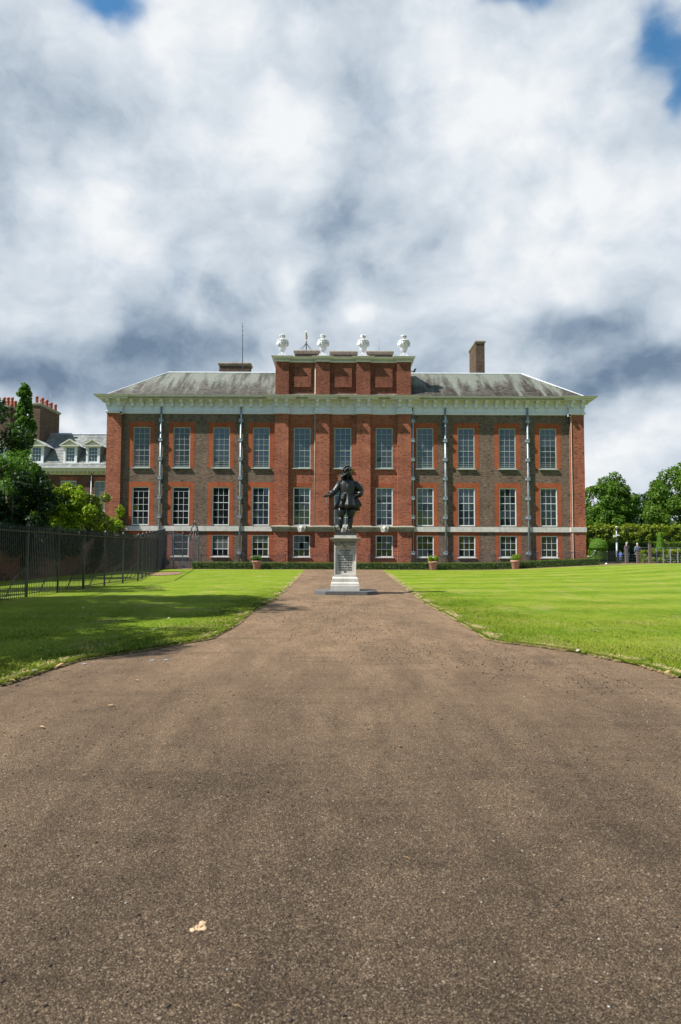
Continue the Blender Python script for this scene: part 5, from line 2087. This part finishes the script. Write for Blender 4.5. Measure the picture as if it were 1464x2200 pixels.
# the ivied garden wall behind the fence
gw = thing('garden_wall', (-15.4, 40, 0), 'old brick garden wall overgrown with ivy behind the tall iron fence', 'wall')
m_ = MB(); m_.box(-15.7, -15.4, 16, 59.2, -.1, 2.5); m_.build('brickwork', M_wing, gw)
m_ = MB(); m_.box(-15.78, -15.32, 15.9, 59.3, 2.501, 2.60); m_.build('coping', M_stonew, gw)
n = 16000
P = np.stack([np.full(n, -15.36), 17 + 34 * rng.random(n), 2.7 * rng.random(n) ** .55], 1)
ok = np.array([mnoise.noise(Vector((0, p[1] * .5, p[2] * .8))) + .16 * (p[2] - 1.0) > -.12 for p in P])
P = P[ok]
P[:, 0] += rng.random(len(P)) * .22
v, f = leaf_cards(P, np.tile([1.0, -.2, .4], (len(P), 1)), .13, .7, .8)
o = bpy.data.objects.new('ivy', fast_mesh('ivy', v - np.array([[-15.4, 40, 0]]), f, L_dark))
col.objects.link(o); o.parent = gw

# ================================================================== TREES AND SHRUBS
def shrub(name, label, c, r, mat, n, size, k, rc, seed, cat='shrub', stem=True):
    """c centre of the crown, r radii; stems down to the ground"""
    g = terrain(c[0], c[1])
    t = thing(name, (c[0], c[1], g), label, cat)
    m_ = MB()
    gg = random.Random(seed)
    for i in range(5):
        a = i * 1.26
        m_.tube([(c[0] + .1 * math.cos(a), c[1] + .1 * math.sin(a), g), (c[0] + r[0] * .4 * math.cos(a), c[1] + r[1] * .4 * math.sin(a), c[2]), (c[0] + r[0] * .6 * math.cos(a), c[1] + r[1] * .6 * math.sin(a), c[2] + r[2] * .5)], [.06, .04, .015], 6)
    m_.build('stems', M_bark, t, True)
    foliage_obj('foliage', crown_clumps(c, r, k, rc, seed, .5, .5), n, size, mat, t)
    return t


# columnar poplar
c = at(46, 1000, 44)
PX0 = c.x
ztop = at(50, 824, 44).z
g = random.Random(5)
cl = []
for i in range(250):
    u = g.random() ** .95
    z = 3.0 + (ztop - 3.2) * u
    w = (1.05 * (1 - u) ** .42 * (.8 + .3 * math.sin(u * 19 + 1)) + .10) * (1.35 if u < .6 else 1.1)
    a = g.random() * 6.28
    k_ = g.random() ** .5
    cl.append((PX0 + .12 * math.sin(u * 9) + math.cos(a) * w * k_, 44 + math.sin(a) * w * k_, z + g.uniform(-.2, .2), .15 + .20 * g.random() * (1.15 - u)))
tree('poplar_tree', 'slim upright poplar with bright green leaves before the orange chimney pots', (PX0, 44, 0), ztop, 1.0, 7, 4.5, L_poplar, 30000, .155, .3, 10, 5, bark=M_barkpale, trunk_r=.14, crown_shape=cl, limbs=0)
# tree at the frame edge and its shadow-casting neighbours further out
tree('broadleaf_tree', 'dark leafy tree poking in at the edge beside the poplar', (-13.75, 23.5, 0), 9, 2.9, 5.3, 2.75, L_dark, 20000, .13, .55, 60, 21, trunk_r=.16, limbs=6)
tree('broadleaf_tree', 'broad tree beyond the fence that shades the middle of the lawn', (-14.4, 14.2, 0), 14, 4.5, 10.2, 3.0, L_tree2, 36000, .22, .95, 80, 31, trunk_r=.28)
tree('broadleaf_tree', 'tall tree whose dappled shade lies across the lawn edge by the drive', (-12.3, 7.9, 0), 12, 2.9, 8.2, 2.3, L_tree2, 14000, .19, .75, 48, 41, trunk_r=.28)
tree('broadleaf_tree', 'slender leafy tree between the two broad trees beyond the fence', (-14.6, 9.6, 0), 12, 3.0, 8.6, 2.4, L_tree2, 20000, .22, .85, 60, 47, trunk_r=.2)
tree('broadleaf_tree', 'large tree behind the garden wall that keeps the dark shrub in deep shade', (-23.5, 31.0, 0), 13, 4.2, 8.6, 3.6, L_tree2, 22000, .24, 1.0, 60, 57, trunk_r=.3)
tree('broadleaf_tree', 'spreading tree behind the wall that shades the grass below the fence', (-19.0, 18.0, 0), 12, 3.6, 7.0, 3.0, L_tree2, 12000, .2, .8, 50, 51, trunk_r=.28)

c = at(135, 1092, 42)
shrub('maple_shrub', 'large bright yellow green shrub over the garden wall below the dormers', (c.x, 42, c.z), (2.0, 1.6, 1.75), L_shrub, 12000, .19, 75, .36, 61)
c = at(84, 1100, 40)
shrub('maple_shrub', 'yellow green bush beside the dark shrub under the poplar', (c.x, 40.4, c.z - .2), (1.25, 1.2, 1.6), L_shrub, 5500, .18, 40, .32, 62)
c = at(196, 1098, 46.5)
shrub('magnolia_tree', 'glossy bronze tinted magnolia between the yellow shrub and the palace corner', (c.x, 46.5, c.z), (1.4, 1.2, 1.35), L_magn, 6500, .21, 44, .30, 63, 'tree')
c = at(222, 1122, 50)
shrub('leafy_shrub', 'small yellow green shrub at the foot of the brick palace corner', (c.x, 50, c.z), (1.25, .9, .75), L_shrub, 5000, .12, 24, .3, 64)
c = at(28, 1105, 34)
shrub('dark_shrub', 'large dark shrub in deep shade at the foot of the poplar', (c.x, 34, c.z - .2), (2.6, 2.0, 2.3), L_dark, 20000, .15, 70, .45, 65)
c = at(30, 1010, 40)
shrub('dark_shrub', 'tall dark leafy bush standing just below the wing chimneys', (c.x - .4, 40.8, c.z - .6), (1.3, 1.2, 1.8), L_poplar, 8000, .13, 50, .45, 66)
c = at(190, 1134, 52)
hedge('olive_hedge', 'olive green clipped hedge behind the garden wall near the palace corner', at(120, 1130, 52).x, at(252, 1130, 52).x, 52, 53, lambda x, y: 1.2, at(190, 1124, 52).z - 1.2, L_beech, 200, .11, rough=.05)
# climber on the palace corner
xi = fx(258, 1110, 59.5)
t = thing('climbing_plant', (xi, 59.5, 0), 'narrow green climber growing up the palace corner pilaster', 'climber')
m_ = MB(); m_.tube([(xi, 59.6, 0), (xi + .1, 59.6, 2), (xi, 59.6, 5)], [.04, .03, .01], 6); m_.build('stems', M_bark, t, True)
zc0, zc1 = at(258, 1140, 59.5).z, at(258, 1086, 59.5).z
cl = [(xi + random.uniform(-.28, .28), 59.55, zc0 - .4 + (zc1 - zc0 + .4) * random.random(), .24) for _ in range(26)] + [(xi - .7 * random.random(), 59.3, zc0 + .5 * random.random(), .35) for _ in range(14)]
foliage_obj('foliage', cl, 4200, .12, L_shrub, t)

# park beyond the palace
for (px, top, w, Y, mat, nl, ls, seed, lab) in (
        (1313, 1016, 122, 100, L_tree, 26000, .36, 71, 'round crowned park tree rising just past the palace corner'),
        (1476, 985, 165, 96, L_tree, 26000, .36, 72, 'tallest park tree with a ragged crown cut by the picture edge'),
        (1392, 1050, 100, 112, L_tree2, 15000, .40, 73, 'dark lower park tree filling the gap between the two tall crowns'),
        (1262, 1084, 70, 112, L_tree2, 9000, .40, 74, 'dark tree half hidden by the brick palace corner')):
    zt_ = at(px, top, Y).z
    r = w / 2 * Y / 1464
    x = at(px, 1080, Y).x
    g0 = terrain(x, Y)
    zlow = 2.0
    rz = (zt_ - zlow) / 2
    tree('park_tree', lab, (x, Y, g0), zt_, r * .93, (zt_ + zlow) / 2 - g0, rz * .93, mat, nl, ls, r * .21, 120, seed, 'park trees beyond the palace', trunk_r=.4)
xh0, xh1 = at(1240, 1150, 80).x, 55.0
hedge('beech_hedge', 'tall shaggy yellow green hedge running beyond the topiary', xh0, xh1, 80, 82, terrain, at(1350, 1133, 80).z - .58, L_beech, 170, .26, rough=.07, clumpy=.22)
hedge('yew_hedge', 'smooth dark clipped hedge in front of the tall shaggy hedge', at(1290, 1170, 71).x, 50, 71, 72.2, terrain, at(1400, 1166, 71).z - .58, L_box, 180, .14, rough=.03)
hedge('beech_hedge', 'low leafy hedge behind the wire fence to the side of the two visitors', at(1386, 1190, 60.3).x, 42, 60.3, 61.1, terrain, at(1420, 1184, 60.3).z - .58, L_beech, 240, .17, rough=.05, clumpy=.08)
hedge('dark_hedge', 'dark block of hedge directly behind the visitor in the checked jacket', at(1352, 1190, 65).x, at(1384, 1190, 65).x - .02, 65, 66, terrain, at(1370, 1187, 65).z - .58, L_dark, 240, .15, rough=.04)


def topiary(name, label, px, Y, levels, mat, n):
    x = at(px, 1180, Y).x
    t = thing(name, (x, Y, terrain(x, Y)), label, 'topiary')
    prof = [(r, at(px, py, Y).z) for r, py in levels]
    m_ = MB()
    m_.lathe((x, Y, 0), [(max(.01, r - .05), z) for r, z in prof], 28)
    m_.build('core', M_core, t, True)
    P, N = [], []
    segs = [(a, b, max(.02, (a[0] + b[0])) * math.hypot(b[0] - a[0], b[1] - a[1])) for a, b in zip(prof, prof[1:])]
    tw = sum(s[2] for s in segs)
    for a, b, w in segs:
        for _ in range(int(n * w / tw)):
            u, th = random.random(), random.random() * 6.283
            r = a[0] + (b[0] - a[0]) * u
            z = a[1] + (b[1] - a[1]) * u
            dr, dz = b[0] - a[0], b[1] - a[1]
            l = math.hypot(dr, dz) + 1e-6
            P.append((x + r * math.cos(th), Y + r * math.sin(th), z)); N.append((math.cos(th) * dz / l, math.sin(th) * dz / l, -dr / l))
    v, f = leaf_cards(np.array(P), np.array(N) * 2, .05, .6)
    me = fast_mesh('foliage', v - np.array(ORG[t.name])[None], f, mat)
    o = bpy.data.objects.new('foliage', me); col.objects.link(o); o.parent = t
    return t


topiary('topiary_dome', 'smooth bright green clipped yew dome beside the palace corner', 1285.5, 59.9, [(.72, 1202), (.72, 1181), (.80, 1180), (.86, 1177), (.80, 1170), (.64, 1163.5), (.42, 1159.3), (.20, 1157.3), (.0, 1156.8)], L_yew, 12000)
topiary('topiary_cone', 'tall clipped yew cone standing in front of the shaggy hedge', 1419.5, 61.7, [(.38, 1200), (.37, 1183), (.31, 1170), (.22, 1155), (.16, 1145), (.08, 1143.4), (0, 1143)], L_yew, 7000)

# reflected park: a line of trees facing the palace front, seen only in its windows
for i, (x, s) in enumerate(((-46, 1.0), (-33, 1.15), (-21, .95), (-8, .72), (12, .7), (27, 1.0), (41, 1.1))):
    if i == 0:
        base_t = tree('park_tree', 'park tree facing the palace front across the gardens', (x, -62, 0), 17, 7.0, 11, 6.5, L_tree2, 5000, .9, 2.0, 50, 90, 'park trees facing the palace', trunk_r=.5)
    else:
        c_ = copy_tree(base_t)
        c_.location = (x, -62 + (i % 3) * 5, 0)
        c_.scale = (s, s, s)
        c_.rotation_euler.z = i * 1.3

# ================================================================== VISITORS AND SMALL THINGS
def person(label, x, Y, z0, h, face, legs, jacket, hair, pose, seed=0):
    t = thing('person', (x, Y, z0), label, 'person', 'visitors by the wooden posts')
    q = Matrix.Rotation(face, 3, 'Z')

    def W(a, b, c):
        v = q @ Vector((a, b, 0))
        return Vector((x + v.x * h, Y + v.y * h, z0 + c * h))
    lean = pose.get('lean', 0)
    V, E, Rr = [W(0, 0, .52)], [], [.075 * h]
    ch = add_chain(V, E, Rr, 0, [(W(0, -lean * .3, .62), .07 * h), (W(0, -lean * .7, .76), (.095 * h, .062 * h)), (W(0, -lean, .82), .04 * h), (W(0, -lean * 1.1, .86), .033 * h), (W(0, -lean * 1.2, .915), .048 * h), (W(0, -lean * 1.2, .965), .04 * h)])
    for s in (-1, 1):
        add_chain(V, E, Rr, 0, [(W(s * .05, 0, .48), .055 * h), (W(s * .055, -.01 + s * .02, .28), .038 * h), (W(s * .055, s * .03, .05), .024 * h), (W(s * .06, -.07 + s * .03, .02), .022 * h)])
        e, hd = pose['arms'][0 if s < 0 else 1]
        la = add_chain(V, E, Rr, 2, [(W(s * .10, -lean * .8, .80), .036 * h), (W(*e), .027 * h), (W(*hd), .019 * h)])
        for k in range(4):
            add_chain(V, E, Rr, la, [(W(hd[0] + (k - 1.5) * .009, hd[1] - .012, hd[2] - .03), .006 * h), (W(hd[0] + (k - 1.5) * .010, hd[1] - .02, hd[2] - .05), .005 * h)])
        add_chain(V, E, Rr, la, [(W(hd[0] - s * .02, hd[1] - .015, hd[2] - .015), .006 * h)])
    skin_mesh('body', V, E, Rr, 0, M_skin, t, 1)
    hc_ = W(0, -lean * 1.2 - .03, .93)
    fv = q @ Vector((0, -1, 0))
    m_ = MB()
    m_.ball(hc_ + fv * .045, (.012 * h, .012 * h, .014 * h), 6, 5)
    m_.build('nose', M_skin, t, True)
    m_ = MB()
    hh_ = W(0, -lean * 1.2 + .012, .945)
    m_.ball(hh_, (.052 * h, .056 * h, .058 * h), 12, 8, .08)
    m_.build('hair', hair, t, True)
    # jacket over the trunk and arms
    m_ = MB()
    rs = []
    for c, w, d in ((.46, .088, .07), (.55, .09, .072), (.66, .088, .068), (.76, .108, .070), (.81, .10, .06), (.84, .05, .045)):
        l = -lean * max(0, (c - .52) / .3)
        rs.append([W(w * math.cos(a), l + d * math.sin(a), c) for a in np.linspace(0, 6.283, 17)[:-1]])
    m_.rings(rs)
    for s in (-1, 1):
        e, hd = pose['arms'][0 if s < 0 else 1]
        m_.tube([W(s * .095, -lean * .8, .80), W(*e), W(*[lerp(u, v_, .85) for u, v_ in zip(e, hd)])], [.046 * h, .038 * h, .029 * h], 10)
    m_.build('jacket', jacket, t, True)
    m_ = MB()
    for s in (-1, 1):
        m_.tube([W(s * .045, 0, .51), W(s * .055, -.01 + s * .02, .28), W(s * .055, s * .03, .05)], [.068 * h, .048 * h, .036 * h], 12)
    m_.build('trousers', legs, t, True)
    m_ = MB()
    for s in (-1, 1):
        a, b = W(s * .055, .02 + s * .03, .02), W(s * .06, -.08 + s * .03, .015)
        m_.tube([a, b], [.026 * h, .022 * h], 8)
    m_.build('shoes', M_black, t, True)
    return t


vx = at(1348, 1180, 61.0).x
person('white haired person in navy jacket and pale jeans seen from behind a wooden post', vx, 61.0, .55, 1.86, R(200), plain('pale_denim', (.22, .30, .38), .85, .2, 8), M_navy, M_hair, {'lean': .02, 'arms': (((-.15, -.03, .64), (-.06, -.12, .60)), ((.14, -.0, .64), (.13, -.06, .50)))})
vx = at(1370.5, 1180, 61.6).x
person('balding person in a blue checked jacket walking toward the lawn', vx, 61.6, .52, 1.84, R(10), M_navy, M_check, M_hair, {'lean': .0, 'arms': (((-.16, -.02, .64), (-.17, -.06, .49)), ((.16, .02, .64), (.17, -.03, .49)))})
m_ = MB()
vx = at(1333.5, 1190, 60.8).x
person('child in a bright blue top beside the grey camera pole', vx, 60.8, .50, 1.14, R(120), M_navy, M_bluejk, M_hairdk, {'lean': .02, 'arms': (((-.13, -.04, .64), (-.10, -.12, .52)), ((.13, -.04, .64), (.10, -.12, .52)))})

t = thing('camera_pole', (at(1326.5, 1200, 60).x, 60, .5), 'slim grey pole topped by a dark dome camera with two white side cameras', 'camera pole')
x = at(1326.5, 1200, 60).x
m_ = MB(); m_.tube([(x, 60, .4), (x, 60, at(1326, 1166, 60).z)], .085, 10); m_.tube([(x, 60, at(1326, 1166, 60).z), (x, 60, at(1326, 1138, 60).z)], .06, 10); m_.build('pole', M_lead, t, True)
zq = at(1326, 1137, 60).z
m_ = MB(); m_.lathe((x, 60, zq), [(.06, -.1), (.12, -.05), (.12, .05), (.09, .14), (.1, .16)], 12); m_.ball((x, 59.95, zq - .0), .11, 10, 8); m_.build('dome_camera', M_black, t, True)
m_ = MB(); m_.lathe((x, 60, zq), [(.11, .165), (.115, .2), (.03, .25)], 12); m_.build('camera_cap', M_white, t, True)
zq = at(1326, 1151, 60).z
m_ = MB(); m_.bar((x, 60, zq), (x - .22, 59.9, zq), .04)
m_.box(x - .32, x - .06, 59.82, 59.94, zq - .08, zq + .03); m_.build('side_camera', M_white, t)
m_ = MB(); m_.bar((x, 60, zq + .04), (x + .12, 59.9, zq + .04), .04); m_.box(x + .02, x + .17, 59.8, 59.92, zq + .0, zq + .09); m_.build('side_camera', M_white, t)

# wooden posts and the rails between them
pxs = [(1346.3, 1175.5, 'weathered wooden post in front of the white haired visitor'), (1371, 1184, 'weathered wooden post in front of the visitor in the checked jacket'), (1397, 1168, 'tallest weathered wooden post where the wire fence begins')]
for px, top, lab in pxs:
    x = at(px, 1190, 59).x
    t = thing('wooden_post', (x, 59, .4), lab, 'post', 'wooden posts at the lawn crest')
    z1 = at(px, top, 59).z
    m_ = MB(); m_.box(x - .10, x + .10, 58.9, 59.1, .3, z1); m_.build('shaft', M_wood, t)
    m_ = MB(); m_.box(x - .11, x + .11, 58.89, 59.11, z1 + .001, z1 + .05); m_.build('cap', M_iron, t)
t = thing('wire_fence', (at(1430, 1200, 59.2).x, 59.2, .5), 'thin grey metal rail fence running from the wooden posts past the low hedge', 'fence')
m_ = MB()
xa, xb = at(1330, 1190, 59.2).x, 40
m_2 = None
for py in (1176.5, 1191.5, 1196.5, 1201.5, 1206):
    m_ = MB(); z = at(1400, py, 59.2).z
    m_.bar((xa if py > 1180 else at(1371, 1180, 59.2).x, 59.2, z), (xb, 59.6, z - .05), .022); m_.build('rail', M_lead, t)
for px in (1411, 1426, 1441, 1457, 1473):
    x = at(px, 1190, 59.3).x
    m_ = MB(); m_.box(x - .03, x + .03, 59.27, 59.33, .3, at(px, 1177, 59.3).z); m_.build('post', M_lead, t)
x0, x1 = at(1264, 1200, 59.2).x, at(1321, 1200, 59.2).x
railing('iron_gate', 'short spiked iron gate between the box hedge end and the camera pole', [(x0, 58.35), (x1, 58.35)], 1, .86, .26, .14, M_irong, [1.35, 2.2], pr=.011, cat='gate')
m_ = MB()
m_.tube([at(1262, 1196, 59.25), at(1270, 1195, 59.25), at(1275, 1191, 59.25), at(1278, 1186, 59.25)], .025, 6)
m_.ball(at(1279.5, 1184, 59.25), .08, 8, 6)
tag(m_.build('handrail', M_lead, smooth=True), 'curved pale handrail end with a round knob above the box hedge end', 'handrail')
b = at(1303.5, 1210.3, 57.5)
m_ = MB(); m_.lathe((b.x, 57.5, terrain(b.x, 57.5) - .02), [(.085, 0), (.09, .05), (.075, .10), (.03, .13)], 12)
tag(m_.build('edge_marker', M_white, smooth=True), 'small white rounded marker on the lawn crest by the iron gate', 'marker')


# leaves lying about
M_scrap = plain('dull_paper', (0.26, 0.27, 0.29), 0.8, 0.15, 30)
def leaf_mesh(mat):
    m_ = MB()
    r1 = [(0, 0, 0), (.35, .22, .05), (.75, .16, .12), (1, 0, .03), (.7, -.2, .10), (.3, -.24, .06)]
    m_.add([(0.5, 0, -.01)] + r1, [(0, i + 1, (i + 1) % 6 + 1) for i in range(6)])
    return m_.mesh('fallen_leaf', mat)


lm = [leaf_mesh(M_dry), leaf_mesh(M_drypale)]
spots = [(30, 1458), (80, 1438), (118, 1432), (178, 1389), (92, 1391), (188, 1379), (197, 1321), (365, 1326), (183, 1330), (70, 1326), (180, 1307), (343, 1278), (322, 1323), (325, 1354), (455, 1300), (520, 1337), (484, 1345), (1218, 1325), (1290, 1355), (1240, 1399), (1427, 1446), (1275, 1282)]
for i, (px, py) in enumerate(spots):
    p = gx(px, py, .06)
    o = place('fallen_leaf', lm[1 if i % 3 == 1 else 0], (p.x, p.y, terrain(p.x, p.y) + .055), None, (random.uniform(-.3, .3), random.uniform(-.3, .3), random.random() * 6), (.11, .11, .11))
    tag(o, 'curled dry brown leaf lying on the short grass of the ' + ('fenced shady lawn' if px < 700 else 'open mown lawn') if i % 3 != 1 else 'curled pale leaf lying on the short grass of the ' + ('fenced shady lawn' if px < 700 else 'open mown lawn'), 'leaf', 'dry leaves on the ' + ('shady lawn' if px < 700 else 'mown lawn') + (', pale' if i % 3 == 1 else ''))
for i, (px, py) in enumerate([(230, 1514), (95, 1560), (300, 1460), (1057, 1381), (1240, 1339)]):
    p = gx(px, py, .02)
    o = place('fallen_leaf', lm[0], (p.x, p.y, .012), None, (.1, .05, random.random() * 6), (.07, .07, .07))
    tag(o, 'small dry leaf lying on the gravel drive', 'leaf', 'dry leaves on the drive')
p = gx(430, 1992)
m_ = MB()
for dx, dy, r in ((0, 0, .021), (.012, -.006, .017), (-.022, -.018, .013), (.004, .028, .016), (-.012, -.010, .014)):
    m_.lathe((p.x + dx, p.y + dy, -.004), [(r * 1.0, 0), (r * .95, .004), (r * .6, .007)], 12, lambda t_, z: 1 + .15 * math.sin(3 * t_ + dx * 300))
tag(m_.build('mud_clod', M_mud, smooth=True), 'tan clod of dried mud pressed onto the drive near the viewer', 'mud')
for px, py, a in ((385, 2065, 1.0), (510, 2165, -.5), (875, 1845, -.8)):
    p = gx(px, py)
    m_ = MB(); d = Vector((math.cos(a), math.sin(a), 0)) * .022
    m_.tube([p - d + Vector((0, 0, .003)), p + Vector((.002, .002, .006)), p + d + Vector((0, 0, .003))], [.0009, .001, .0007], 5)
    tag(m_.build('straw', M_dry, smooth=True), 'thin pale straw lying on the gravel drive', 'straw', 'straws on the drive')
for px, py in ((357, 1418), (328, 1419), (180, 1427)):
    p = gx(px, py)
    m_ = MB(); m_.prism([(p.x - .07, p.y), (p.x - .02, p.y + .05), (p.x + .06, p.y + .06), (p.x + .05, p.y + .02), (p.x + .01, p.y - .02)], 0, 0)
    m_ = MB(); m_.rings([[(p.x + u * .055, p.y + v * .07, z) for u, v in ((-.7, 0), (-.2, .5), (.6, .6), (.5, .2), (.1, -.2))] for z in (-.002, .004)])
    tag(m_.build('paper_scrap', M_scrap), 'small pale grey scrap lying on the drive beside the shaded lawn edge', 'paper', 'paper scraps at the drive edge')
